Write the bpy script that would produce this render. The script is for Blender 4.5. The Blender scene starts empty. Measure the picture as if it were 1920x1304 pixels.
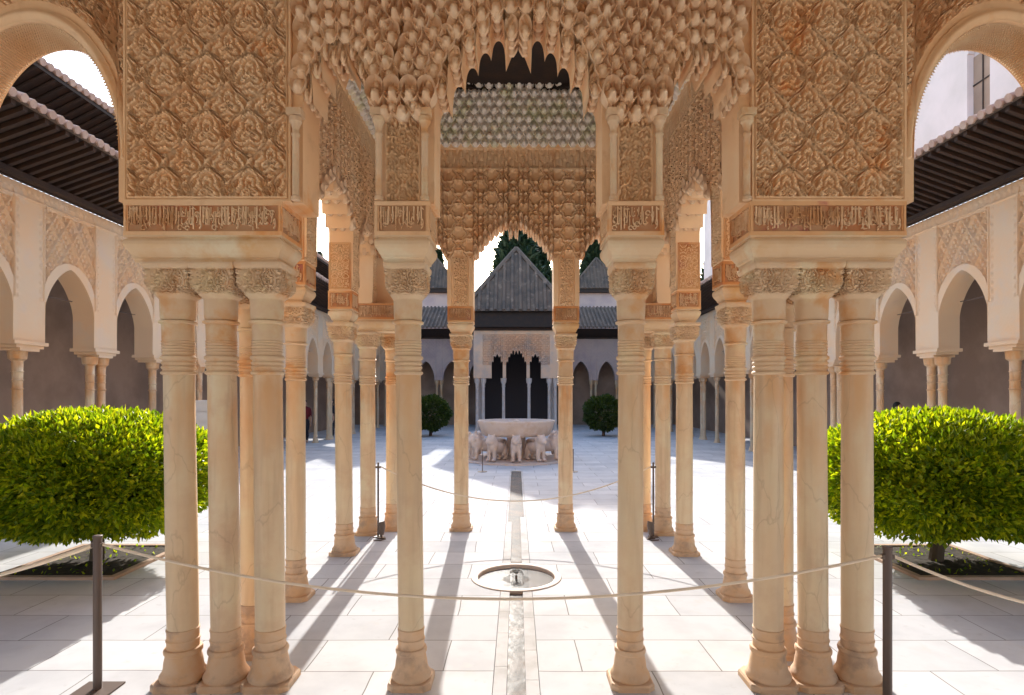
import bpy, math, random
import numpy as np
from mathutils import Vector, Euler
random.seed(7); rng = np.random.default_rng(7)
SC = bpy.context.scene
COL = SC.collection
u = 1.95/540.0           # one unit in metres; z = 0 is the paving, the camera stands 540 units above it
R = math.radians

# ------------------------------------------------------------------ camera, sky, sun, exposure
cam = bpy.data.cameras.new('camera'); camo = bpy.data.objects.new('camera', cam); COL.objects.link(camo)
cam.sensor_width = 36; cam.lens = 36*1100/1920
cam.shift_x = -8/1920; cam.shift_y = 88/1920
cam.clip_start = 0.05; cam.clip_end = 2000
camo.location = (0, 0, 540*u); camo.rotation_euler = (R(90), 0, 0)
SC.camera = camo
SUN_EL, SUN_AZ = 24.0, -2.4
world = bpy.data.worlds.new('World'); SC.world = world; world.use_nodes = True
wn = world.node_tree.nodes; wl = world.node_tree.links
bg = wn['Background']; sky = wn.new('ShaderNodeTexSky'); sky.sky_type = 'NISHITA'; sky.sun_disc = False
sky.sun_elevation = R(SUN_EL); sky.sun_rotation = R(SUN_AZ); sky.air_density = 1.0; sky.dust_density = 2.0
wl.new(sky.outputs[0], bg.inputs[0]); bg.inputs[1].default_value = 0.15
sl = bpy.data.lights.new('sun', 'SUN'); slo = bpy.data.objects.new('sun', sl); COL.objects.link(slo)
sl.energy = 2.8; sl.angle = R(0.5); sl.color = (1.0, 0.95, 0.88)
sv = Vector((math.sin(R(SUN_AZ))*math.cos(R(SUN_EL)), math.cos(R(SUN_AZ))*math.cos(R(SUN_EL)), math.sin(R(SUN_EL))))
slo.rotation_euler = (-sv).to_track_quat('-Z', 'Y').to_euler()
slo.location = (0, 0, 30)
SC.view_settings.view_transform = 'Standard'; SC.view_settings.look = 'None'
SC.view_settings.exposure = 1.68; SC.view_settings.gamma = 1.0; SC.view_settings.use_curve_mapping = False
try:
    SC.cycles.max_bounces = 10; SC.cycles.diffuse_bounces = 7; SC.cycles.transmission_bounces = 6
    SC.cycles.use_denoising = True; SC.cycles.sample_clamp_indirect = 8
except Exception: pass

# ------------------------------------------------------------------ mesh helpers
class MB:
    def __init__(s): s.v = []; s.f = []; s.n = 0
    def add(s, v, f):
        v = np.asarray(v, float).reshape(-1, 3); s.v.append(v)
        if isinstance(f, np.ndarray): s.f.append(f.astype(np.int64)+s.n)
        else:
            for q in f: s.f.append(np.asarray([q], np.int64)+s.n)
        s.n += len(v)
    def box(s, x0, x1, y0, y1, z0, z1):
        s.add([(x, y, z) for z in (z0, z1) for y in (y0, y1) for x in (x0, x1)],
              np.array([(0,2,3,1),(4,5,7,6),(0,1,5,4),(2,6,7,3),(0,4,6,2),(1,3,7,5)]))
        return s
    def grid(s, P, closed=False):                      # P (a,b,3)
        a, b = P.shape[:2]
        i = np.arange(a-1)[:, None]; j = np.arange(b if closed else b-1)[None, :]; j2 = (j+1) % b
        q = np.stack([i*b+j, i*b+j2, (i+1)*b+j2, (i+1)*b+j], -1).reshape(-1, 4)
        s.add(P.reshape(-1, 3), q); return s
    def lathe(s, prof, cx, cy, seg=32, lean=(0, 0), z0=0, h=1):
        pr = np.array(prof, float); th = np.linspace(0, 2*math.pi, seg, endpoint=False)
        P = np.zeros((len(pr), seg, 3))
        t = (pr[:, 1]-z0)/h
        P[..., 0] = cx+lean[0]*t[:, None]+pr[:, :1]*np.cos(th); P[..., 1] = cy+lean[1]*t[:, None]+pr[:, :1]*np.sin(th); P[..., 2] = pr[:, 1:2]
        s.grid(P, True)
        n = len(pr)*seg
        s.add(P[0], [tuple(range(seg))]); s.add(P[-1], [tuple(range(seg))])
        return s
    def tube(s, pts, r, seg=8, r2=None):
        pts = np.array(pts, float); n = len(pts); P = np.zeros((n, seg, 3)); th = np.linspace(0, 2*math.pi, seg, endpoint=False)
        for i in range(n):
            d = pts[min(i+1, n-1)]-pts[max(i-1, 0)]; d /= np.linalg.norm(d)+1e-9
            a = np.cross(d, (0, 0, 1.)) if abs(d[2]) < .95 else np.cross(d, (1., 0, 0)); a /= np.linalg.norm(a); b = np.cross(d, a)
            rr = r if r2 is None else r+(r2-r)*i/(n-1)
            P[i] = pts[i]+rr*(np.cos(th)[:, None]*a+np.sin(th)[:, None]*b)
        s.grid(P, True); s.add(P[0], [tuple(range(seg))]); s.add(P[-1], [tuple(range(seg))])
        return s
    def build(s, name, mat, parent=None, smooth=None):
        V = np.concatenate(s.v)*u
        if parent is not None: V = V-np.array(ORIG[parent.name])
        me = bpy.data.meshes.new(name)
        me.vertices.add(len(V)); me.vertices.foreach_set('co', V.ravel().astype(np.float32))
        loops = np.concatenate([f.ravel() for f in s.f]); tot = np.concatenate([np.full(len(f), f.shape[1]) for f in s.f])
        me.loops.add(len(loops)); me.loops.foreach_set('vertex_index', loops.astype(np.int32))
        me.polygons.add(len(tot)); me.polygons.foreach_set('loop_start', (np.cumsum(tot)-tot).astype(np.int32))
        me.polygons.foreach_set('loop_total', tot.astype(np.int32))
        me.update(calc_edges=True); me.validate()
        if not smooth: me.polygons.foreach_set('use_smooth', np.zeros(len(me.polygons), bool))
        if smooth:
            me.polygons.foreach_set('use_smooth', np.ones(len(me.polygons), bool))
            if smooth is not True: me.set_sharp_from_angle(angle=R(smooth))
        me.materials.append(mat)
        o = bpy.data.objects.new(name, me); COL.objects.link(o)
        if parent is not None:
            o.parent = parent; ORIG[o.name] = ORIG[parent.name]
        return o
ORIG = {}
def tag(o, label, cat, group=None):
    o['label'] = label; o['category'] = cat
    if group: o['group'] = group
    return o
def thing(name, label, cat, loc=(0, 0, 0), group=None):     # loc in units
    o = bpy.data.objects.new(name, None); COL.objects.link(o)
    o.location = Vector(loc)*u; o.empty_display_size = .1; ORIG[o.name] = tuple(Vector(loc)*u)
    return tag(o, label, cat, group)
def struct(o): o['kind'] = 'structure'; return o
def solo(mb, name, mat, label, cat, loc, group=None, smooth=None):   # a one-mesh thing with its origin at its base
    ORIG['~'] = tuple(Vector(loc)*u)
    class Q: name = '~'
    V = np.concatenate(mb.v)-np.array(loc, float); mb.v = [V]
    o = mb.build(name, mat, None, smooth); o.location = Vector(loc)*u
    return tag(o, label, cat, group)
def clone(o, loc=None, rz=None, label=None, parent=None):
    c = o.copy(); COL.objects.link(c)
    if loc is not None: c.location = loc
    if rz is not None: c.rotation_euler = (0, 0, rz)
    if label: c['label'] = label
    if parent is not None: c.parent = parent
    for ch in list(o.children): clone(ch, parent=c)
    return c

# ------------------------------------------------------------------ materials
def mat(name, base, rough=.8, cols=(), scale=1.5, bump=0, bscale=40, spec=.3, extra=None, detail=5):
    m = bpy.data.materials.new(name); m.use_nodes = True
    N = m.node_tree.nodes; L = m.node_tree.links; b = N['Principled BSDF']
    b.inputs['Roughness'].default_value = rough
    b.inputs['Specular IOR Level'].default_value = spec
    tc = N.new('ShaderNodeTexCoord'); geo = N.new('ShaderNodeNewGeometry')
    cur = None
    rgb = N.new('ShaderNodeRGB'); rgb.outputs[0].default_value = (*base, 1); cur = rgb.outputs[0]
    for i, (c, lo, hi, sc) in enumerate(cols):
        no = N.new('ShaderNodeTexNoise'); no.inputs['Scale'].default_value = sc; no.inputs['Detail'].default_value = detail; no.inputs['Roughness'].default_value = .6
        off = N.new('ShaderNodeVectorMath'); off.operation = 'ADD'; off.inputs[1].default_value = (i*7.3, i*3.1, i*5.7)
        L.new(geo.outputs['Position'], off.inputs[0]); L.new(off.outputs[0], no.inputs['Vector'])
        mr = N.new('ShaderNodeMapRange'); mr.inputs[1].default_value = lo; mr.inputs[2].default_value = hi; L.new(no.outputs['Fac'], mr.inputs[0])
        mx = N.new('ShaderNodeMix'); mx.data_type = 'RGBA'; L.new(mr.outputs[0], mx.inputs[0]); L.new(cur, mx.inputs[6]); mx.inputs[7].default_value = (*c, 1); cur = mx.outputs[2]
    if extra: cur = extra(N, L, geo, cur, b)
    L.new(cur, b.inputs['Base Color'])
    if bump:
        no = N.new('ShaderNodeTexNoise'); no.inputs['Scale'].default_value = bscale; no.inputs['Detail'].default_value = 8; L.new(geo.outputs['Position'], no.inputs['Vector'])
        bp = N.new('ShaderNodeBump'); bp.inputs['Strength'].default_value = bump; bp.inputs['Distance'].default_value = .01
        L.new(no.outputs['Fac'], bp.inputs['Height']); L.new(bp.outputs[0], b.inputs['Normal'])
    return m
ORANGE = (.62, .27, .09)
M_carvin = mat('pavilion_stucco_brightened', (.86, .60, .36), .9, [((.88, .68, .46), .45, .7, 1.3), ((.84, .48, .22), .60, .72, 1.9)], bump=.2, bscale=60)  # lighter copy of the carved stucco; missing interior light put into its colour
M_carv = mat('carved_stucco', (.78, .51, .29), .9, [((.80, .59, .38), .45, .7, 1.3), ((.76, .37, .14), .57, .67, 1.9), ((.66, .42, .24), .55, .75, 6)], bump=.08, bscale=60)
M_carv2 = mat('carved_stucco_orange', (.74, .44, .22), .9, [((.62, .26, .09), .42, .58, 1.2), ((.62, .46, .28), .55, .68, 2.2), ((.55, .20, .14), .62, .70, 3.1)], bump=.25, bscale=60)
M_corn = mat('cornice_plaster', (.72, .53, .34), .85, [((.66, .40, .18), .5, .68, 1.4), ((.74, .64, .46), .5, .66, 2.5)], bump=.15, bscale=50)
M_muq = mat('muqarnas_plaster', (.76, .54, .35), .9, [((.84, .68, .50), .5, .7, 5), ((.70, .66, .44), .66, .74, 8), ((.68, .45, .27), .55, .8, 3)], bump=.15, bscale=60)
M_pale = mat('pale_muqarnas_plaster', (.88, .84, .78), .9, [((.76, .76, .56), .5, .64, 4), ((.60, .42, .28), .6, .7, 6)], bump=.2)
M_band = mat('inscription_ground', (.50, .30, .17), .9, [((.50, .22, .10), .45, .6, 2.1), ((.46, .18, .14), .6, .66, 3.7)])
M_letter = mat('letter_plaster', (.82, .60, .38), .9, [((.62, .34, .16), .5, .65, 2.5)])
def shaft_tone(N, L, geo, cur, b):  # patchy orange growing towards the shaft top, then veins and cracks
    sp = N.new('ShaderNodeSeparateXYZ'); L.new(geo.outputs['Position'], sp.inputs[0])
    mr = N.new('ShaderNodeMapRange'); mr.inputs[1].default_value = 330*u; mr.inputs[2].default_value = 560*u; L.new(sp.outputs[2], mr.inputs[0])
    no = N.new('ShaderNodeTexNoise'); no.inputs['Scale'].default_value = 3.0; no.inputs['Detail'].default_value = 4
    sc = N.new('ShaderNodeVectorMath'); sc.operation = 'MULTIPLY'; sc.inputs[1].default_value = (2, 2, .8); L.new(geo.outputs['Position'], sc.inputs[0]); L.new(sc.outputs[0], no.inputs['Vector'])
    m2 = N.new('ShaderNodeMapRange'); m2.inputs[1].default_value = .38; m2.inputs[2].default_value = .62; L.new(no.outputs['Fac'], m2.inputs[0])
    ml = N.new('ShaderNodeMath'); ml.operation = 'MULTIPLY'; L.new(mr.outputs[0], ml.inputs[0]); L.new(m2.outputs[0], ml.inputs[1])
    mx = N.new('ShaderNodeMix'); mx.data_type = 'RGBA'; L.new(ml.outputs[0], mx.inputs[0]); L.new(cur, mx.inputs[6]); mx.inputs[7].default_value = (.66, .33, .13, 1)
    # vertical veins
    wv = N.new('ShaderNodeTexNoise'); wv.inputs['Scale'].default_value = 5; wv.inputs['Detail'].default_value = 6
    s2 = N.new('ShaderNodeVectorMath'); s2.operation = 'MULTIPLY'; s2.inputs[1].default_value = (4, 4, .35); L.new(geo.outputs['Position'], s2.inputs[0]); L.new(s2.outputs[0], wv.inputs['Vector'])
    m3 = N.new('ShaderNodeMapRange'); m3.inputs[1].default_value = .5; m3.inputs[2].default_value = .75; m3.inputs[4].default_value = .55; L.new(wv.outputs['Fac'], m3.inputs[0])
    m4 = N.new('ShaderNodeMix'); m4.data_type = 'RGBA'; L.new(m3.outputs[0], m4.inputs[0]); L.new(mx.outputs[2], m4.inputs[6]); m4.inputs[7].default_value = (.44, .29, .19, 1)
    oi = N.new('ShaderNodeObjectInfo'); m5 = N.new('ShaderNodeMix'); m5.data_type = 'RGBA'; ml5 = N.new('ShaderNodeMath'); ml5.operation = 'MULTIPLY'; ml5.inputs[1].default_value = .55; L.new(oi.outputs['Random'], ml5.inputs[0]); L.new(ml5.outputs[0], m5.inputs[0])
    L.new(m4.outputs[2], m5.inputs[6]); m5.inputs[7].default_value = (.66, .51, .33, 1)
    # thin dark cracks
    vo = N.new('ShaderNodeTexVoronoi'); vo.feature = 'DISTANCE_TO_EDGE'; vo.inputs['Scale'].default_value = 1.5; s3 = N.new('ShaderNodeVectorMath'); s3.operation = 'MULTIPLY_ADD'; s3.inputs[1].default_value = (.35, .35, .35); L.new(no.outputs['Color'], s3.inputs[0]); L.new(sc.outputs[0], s3.inputs[2]); L.new(s3.outputs[0], vo.inputs['Vector'])
    m6 = N.new('ShaderNodeMapRange'); m6.inputs[1].default_value = 0; m6.inputs[2].default_value = .012; m6.inputs[3].default_value = .28; m6.inputs[4].default_value = 0; L.new(vo.outputs['Distance'], m6.inputs[0])
    m7 = N.new('ShaderNodeMix'); m7.data_type = 'RGBA'; L.new(m6.outputs[0], m7.inputs[0]); L.new(m5.outputs[2], m7.inputs[6]); m7.inputs[7].default_value = (.30, .20, .14, 1)
    return m7.outputs[2]
M_shaft = mat('marble_shaft', (.71, .53, .35), .45, [((.74, .63, .44), .45, .62, 2.2), ((.62, .42, .28), .52, .7, 3.5)], bump=.08, bscale=30, spec=.4, extra=shaft_tone)
M_capl = mat('marble_capital', (.68, .50, .33), .6, [((.66, .36, .16), .5, .64, 3.0), ((.72, .58, .38), .5, .65, 4)], bump=.1, bscale=50)
M_base = mat('marble_base', (.64, .45, .30), .7, [((.64, .41, .24), .45, .6, 6), ((.44, .31, .22), .52, .66, 5)], bump=.15, bscale=40)
M_wall = mat('court_wall_plaster', (.74, .57, .40), .9, [((.78, .54, .34), .42, .58, .8), ((.72, .56, .42), .54, .66, 2.2)], bump=.2, bscale=25)
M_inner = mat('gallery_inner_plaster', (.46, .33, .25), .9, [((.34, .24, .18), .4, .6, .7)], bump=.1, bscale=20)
M_lilac = mat('pale_wall_plaster', (.70, .62, .62), .9, [((.60, .54, .53), .4, .65, .8)], bump=.1, bscale=20)
M_wood = mat('dark_wood', (.030, .021, .018), .7, [((.045, .026, .018), .45, .65, 5)], bump=.3, bscale=30)
M_wood2 = mat('brown_wood', (.055, .032, .022), .7, [((.035, .022, .02), .45, .65, 3)], bump=.3, bscale=30)
M_tile = mat('clay_roof_tile', (.17, .12, .09), .9, [((.11, .085, .07), .45, .6, 1.5), ((.28, .20, .15), .56, .7, 3)], bump=.3, bscale=20)
M_tile_end = mat('clay_tile_ends', (.46, .32, .26), .85, [((.56, .42, .34), .45, .65, 6)], bump=.3, bscale=30)
M_farp = mat('far_pavilion_stucco', (.80, .52, .34), .9, [((.60, .44, .35), .45, .62, 1.1)])
M_far = mat('far_wall_plaster', (.54, .41, .37), .9, [((.46, .35, .34), .45, .62, 1.1)], bump=.2, bscale=25)
M_fount = mat('worn_marble', (.66, .55, .48), .7, [((.60, .47, .38), .45, .62, 2.5), ((.66, .58, .56), .5, .7, 5)], bump=.25, bscale=30)
M_metal = mat('dark_bronze_metal', (.10, .065, .05), .45, [], spec=.6)
M_rope = mat('beige_rope', (.80, .68, .54), .9, [], bump=.4, bscale=200)
M_soil = mat('dark_soil', (.035, .028, .02), 1, [((.06, .045, .03), .4, .6, 12)], bump=.8, bscale=30)
M_curb = mat('terracotta_curb', (.48, .33, .24), .85, [((.40, .27, .20), .45, .65, 5)], bump=.2)
M_white = mat('white_painted_board', (.78, .78, .78), .6, [])
M_bark = mat('bark', (.11, .08, .06), .95, [], bump=.6, bscale=30)
M_back = mat('gallery_lime_wall', (.80, .70, .58), .9, [])
M_ceil = mat('gallery_ceiling_wood', (.42, .28, .17), .8, [])
M_shade = mat('interior_shade', (.06, .05, .05), 1, [])  # near-black colour that paints the shade inside the far pavilion

def paving_extra(N, L, geo, cur, b):
    br = N.new('ShaderNodeTexBrick'); br.inputs['Scale'].default_value = 1.0
    br.inputs['Brick Width'].default_value = .98; br.inputs['Row Height'].default_value = .52; br.inputs['Mortar Size'].default_value = .005
    br.inputs['Mortar Smooth'].default_value = .2; br.offset = .5
    br.inputs['Color1'].default_value = (.66, .66, .67, 1); br.inputs['Color2'].default_value = (.54, .55, .57, 1); br.inputs['Mortar'].default_value = (.26, .25, .24, 1)
    no = N.new('ShaderNodeTexNoise'); no.inputs['Scale'].default_value = 1.2; L.new(geo.outputs['Position'], no.inputs['Vector'])
    ad = N.new('ShaderNodeVectorMath'); ad.operation = 'MULTIPLY_ADD'; ad.inputs[1].default_value = (.05, .05, 0); L.new(no.outputs['Color'], ad.inputs[0]); L.new(geo.outputs['Position'], ad.inputs[2])
    L.new(ad.outputs[0], br.inputs['Vector'])
    mx = N.new('ShaderNodeMix'); mx.data_type = 'RGBA'; mx.blend_type = 'MULTIPLY'; mx.inputs[0].default_value = 1; L.new(br.outputs['Color'], mx.inputs[6]); L.new(cur, mx.inputs[7])
    return mx.outputs[2]
M_pave = mat('white_marble_paving', (.98, .98, .98), .85, [((.86, .86, .87), .45, .65, 1.6), ((.94, .92, .88), .6, .72, 3.1), ((.80, .79, .78), .62, .8, 9)], spec=0, extra=paving_extra, bump=.06, bscale=15)
M_strip = mat('marble_strip', (.57, .56, .56), .8, [((.46, .45, .44), .45, .65, 3)], spec=0)
M_channel = mat('channel_bed', (.12, .10, .08), .7, [((.26, .16, .10), .45, .6, 2.5)], spec=.1)
M_ground = mat('earth', (.30, .27, .24), .9, [])
def water_mat():
    m = bpy.data.materials.new('water'); m.use_nodes = True; N = m.node_tree.nodes; L = m.node_tree.links; b = N['Principled BSDF']
    b.inputs['Base Color'].default_value = (.26, .26, .26, 1); b.inputs['Roughness'].default_value = .25; b.inputs['Specular IOR Level'].default_value = .006; b.inputs['IOR'].default_value = 1.33
    b.inputs['Alpha'].default_value = .5
    no = N.new('ShaderNodeTexNoise'); no.inputs['Scale'].default_value = 7; no.inputs['Detail'].default_value = 2
    bp = N.new('ShaderNodeBump'); bp.inputs['Strength'].default_value = .3; bp.inputs['Distance'].default_value = .01
    geo = N.new('ShaderNodeNewGeometry'); L.new(geo.outputs['Position'], no.inputs['Vector']); L.new(no.outputs['Fac'], bp.inputs['Height']); L.new(bp.outputs[0], b.inputs['Normal'])
    return m
M_water = water_mat()
def leaf_mat(name, c1, c2, c3, trans=.45):
    m = bpy.data.materials.new(name); m.use_nodes = True; N = m.node_tree.nodes; L = m.node_tree.links
    b = N['Principled BSDF']; b.inputs['Roughness'].default_value = .45; out = N['Material Output']
    geo = N.new('ShaderNodeNewGeometry'); cr = N.new('ShaderNodeValToRGB'); L.new(geo.outputs['Random Per Island'], cr.inputs[0])
    cr.color_ramp.elements[0].color = (*c1, 1); cr.color_ramp.elements[1].color = (*c3, 1); e = cr.color_ramp.elements.new(.5); e.color = (*c2, 1)
    tr = N.new('ShaderNodeBsdfTranslucent'); mx = N.new('ShaderNodeMixShader'); mx.inputs[0].default_value = trans
    L.new(cr.outputs[0], b.inputs['Base Color'])
    g = N.new('ShaderNodeMix'); g.data_type = 'RGBA'; g.blend_type = 'MULTIPLY'; g.inputs[0].default_value = 1; L.new(cr.outputs[0], g.inputs[6]); g.inputs[7].default_value = (1.0, 1.0, .35, 1)
    L.new(g.outputs[2], tr.inputs[0]); L.new(b.outputs[0], mx.inputs[1]); L.new(tr.outputs[0], mx.inputs[2]); L.new(mx.outputs[0], out.inputs[0])
    return m
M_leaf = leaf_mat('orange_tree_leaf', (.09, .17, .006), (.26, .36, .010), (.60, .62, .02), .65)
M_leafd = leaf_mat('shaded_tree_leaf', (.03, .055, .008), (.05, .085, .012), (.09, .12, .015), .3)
M_cyp = leaf_mat('cypress_leaf', (.012, .03, .018), (.03, .06, .03), (.06, .09, .04), .15)
M_skin = mat('skin', (.50, .30, .22), .5, []); M_hair = mat('hair', (.02, .016, .014), .6, [])
M_cdark = mat('dark_cloth', (.025, .027, .04), .9, []); M_cred = mat('dark_red_cloth', (.14, .02, .03), .9, []); M_cblue = mat('pale_blue_cloth', (.25, .32, .42), .9, [])

Lz = lambda L: L+540.0

# ------------------------------------------------------------------ relief walls
def arch_prof(ops, vmin):
    """ops: (centre, half width, spring, apex, kind)"""
    def P(x):
        x = np.asarray(x, float); out = np.full(x.shape, float(vmin))
        for c, a, sp, ap, kind in ops:
            t = np.abs(x-c)/a; ins = t < 1
            if kind == 'round': h = sp+(ap-sp)*np.sqrt(np.clip(1-t**2, 0, 1))
            elif kind == 'point': h = sp+(ap-sp)*np.clip(1-t**1.45, 0, 1)**.62
            else:                                            # stepped muqarnas edge
                n = kind; q = t*n; k = np.floor(q); fr = q-k
                tm = (k+.62)/n
                h = sp+(ap-sp)*np.clip(1-tm**1.35, 0, 1)**.72+(ap-sp)*.16*np.sqrt(np.clip(1-(2*fr-1)**2, 0, 1))
                h = np.where(k == 0, ap-(ap-sp)*.30*np.clip(fr, 0, 1)**1.2, h)
            out = np.where(ins, np.maximum(out, h), out)
        return out
    return P
def relief(mb, O, U, N, u0, u1, vmin, vmax, du, dv, h, ops=(), depth=100, P=None, back=True, breaks=()):
    """vertical wall slab; front face at O, carved by h(u, v) (outwards along N), arches cut from below"""
    O, U, N = map(lambda a: np.array(a, float), (O, U, N)); V = np.array((0, 0, 1.))
    us = list(np.arange(u0, u1, du))+[u1]
    for c, a, *_ in ops:
        for e in (c-a, c+a): us += [e-.25, e+.25]
        us.append(c)
    us = np.array(sorted(x for x in set(us) if u0 <= x <= u1)); us = us[np.concatenate([[True], np.diff(us) > .2])]
    if P is None: P = arch_prof(ops, vmin)
    Pv = np.minimum(P(us), vmax-2)
    nt = int((vmax-vmin)/dv)+1; t = np.linspace(0, 1, nt)
    vv = Pv[:, None]+(vmax-Pv)[:, None]*t[None]; uu = np.broadcast_to(us[:, None], vv.shape)
    H = h(uu, vv) if h else np.zeros(vv.shape)
    G = O+uu[..., None]*U+vv[..., None]*V+H[..., None]*N
    mb.grid(G)
    f = lambda uu_, vv_, d: O+uu_[:, None]*U+vv_[:, None]*V-d*N
    fb = G[:, 0]; bb = f(us, Pv, depth); mb.grid(np.stack([fb, bb], 1))
    tb = G[:, -1]; tt = f(us, np.full_like(us, vmax), depth); mb.grid(np.stack([tb, tt], 1))
    for k in (0, -1):
        e = G[k]; mb.grid(np.stack([e, e*0+(O+us[k]*U)+vv[k][:, None]*V-depth*N], 1))
    if back: mb.grid(np.stack([bb, tt], 1))
    return mb
sm = lambda x, a, b: np.clip((x-a)/(b-a), 0, 1)
def ara(U, V, w, h, amp=6.0):
    """two-strand ogee lattice with lobed medallions, filled with curling leaves"""
    a = U/w; b = V/h; p2 = 2*math.pi
    g = np.cos(p2*a)+np.cos(p2*b)-.24*np.cos(2*p2*b)+.30*np.cos(3*p2*b)*np.cos(p2*a)+.24*np.cos(3*p2*a)-.10*np.cos(5*p2*b)
    band = np.maximum(np.exp(-((g-.21)/.09)**4), np.exp(-((g+.21)/.09)**4))
    gap = np.exp(-(g/.09)**2)
    quiet = np.clip((np.abs(g)-.30)/.12, 0, 1)
    out = np.zeros(a.shape)
    for ox, oy in ((0, 0), (.5, .5)):
        la = ((a+ox+.5) % 1)-.5; lb = ((b+oy+.5) % 1)-.5
        x = la*w/h*1.0; y = lb; r = np.sqrt(x*x+y*y)+1e-6; th = np.arctan2(np.abs(x), y)
        sp = np.cos(p2*(r*7.0)-3.2*np.cos(3*th)+th*1.5)
        lf = np.clip((sp+.05)/.16, 0, 1)
        fl = np.clip((np.cos(6*th)*.5+.5-(r/.13))*2.4, 0, 1)
        cx_ = np.exp(-((r-.07)/.02)**2)
        inside = (np.cos(p2*la)+np.cos(p2*lb)) > .0
        out = np.where(inside, np.maximum(np.maximum(lf*.74, fl*.80), cx_*.3)*quiet, out)
    fine = .16*np.cos(p2*a*9+2*np.sin(p2*b*3))*np.cos(p2*b*11)
    H = np.maximum(out+fine*(out > .2), band)
    H = np.where(gap > .4, np.minimum(H, .15), H)
    H = np.clip(H, 0, 1)
    return amp*(H*2-1)
def sebka(U, V, w, h, amp=6.0, hole=6.0):
    out = np.full(U.shape, -hole, float)
    for ox in (0, .5):
        a = ((U/w+ox) % 1)-.5; b = ((V/h+ox) % 1)-.5
        r = np.sqrt((a*1.0)**2+(b*1.0)**2)
        ring = np.exp(-((r-.30-.035*np.cos(6*np.arctan2(b, a)))/.05)**2)
        top = np.exp(-((np.sqrt((a*1.3)**2+((b-.33)*1.3)**2)-.16)/.05)**2)
        out = np.maximum(out, -hole+(hole+amp)*np.maximum(ring, top*.85))
    d1 = np.abs(((U/w+V/h) % 1)-.5); d2 = np.abs(((U/w-V/h) % 1)-.5)
    lat = np.exp(-((np.minimum(d1, d2)-.0)/.05)**2)
    return np.maximum(out, -hole+(hole+amp)*.7*lat)
def diag(U, V, w, h, amp=6.0, hole=7.0):
    d1 = np.abs(((U/w+V/h) % 1)-.5); d2 = np.abs(((U/w-V/h) % 1)-.5)
    lat = np.exp(-(np.minimum(d1, d2)/.075)**2)
    fine = .45*(np.cos(U*2*math.pi/w*3)*np.cos(V*2*math.pi/h*3) > .1)
    return -hole+(hole+amp)*np.maximum(lat, fine)

def cells(mb, items, U=(1, 0, 0), N=(0, -1, 0)):
    """hanging niche cells; items: (centre point on wall, width, height, protrusion)"""
    U = np.array(U, float); N = np.array(N, float); V = np.array((0, 0, 1.))
    s = np.linspace(-1, 1, 13); t = np.linspace(0, 1, 15); S_, T = np.meshgrid(s, t, indexing='ij')
    Wd = np.where(T < .42, .36+.64*np.sin(np.clip(T/.42, 0, 1)*math.pi/2), np.clip(1-((T-.42)/.58)**2.4, 0, 1)**.58)
    rim = np.abs(S_)**3
    niche = (1-S_**2)**.8*np.sin(math.pi*np.clip((T-.16)/.80, 0, 1))**.6
    egg = np.exp(-(S_/.48)**4-((T-.36)/.23)**4)
    D = .80+.14*rim-.80*niche+.95*egg*np.sqrt(np.clip(1-(S_/.75)**2, 0, 1))-.35*np.clip(1-T/.22, 0, 1)
    for (p, w, h, d) in items:
        p = np.array(p, float)
        G = p+(S_*Wd*w/2)[..., None]*U+(T*h)[..., None]*V+(D*d)[..., None]*N
        mb.grid(G)
        for e, q in ((G[0], 0), (G[-1], 0)):
            b = e-((e-p)@N)[:, None]*N-3*N; mb.grid(np.stack([e, b], 1))
        e = G[:, 0]; b = e-((e-p)@N)[:, None]*N-3*N; mb.grid(np.stack([e, b], 1))

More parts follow.
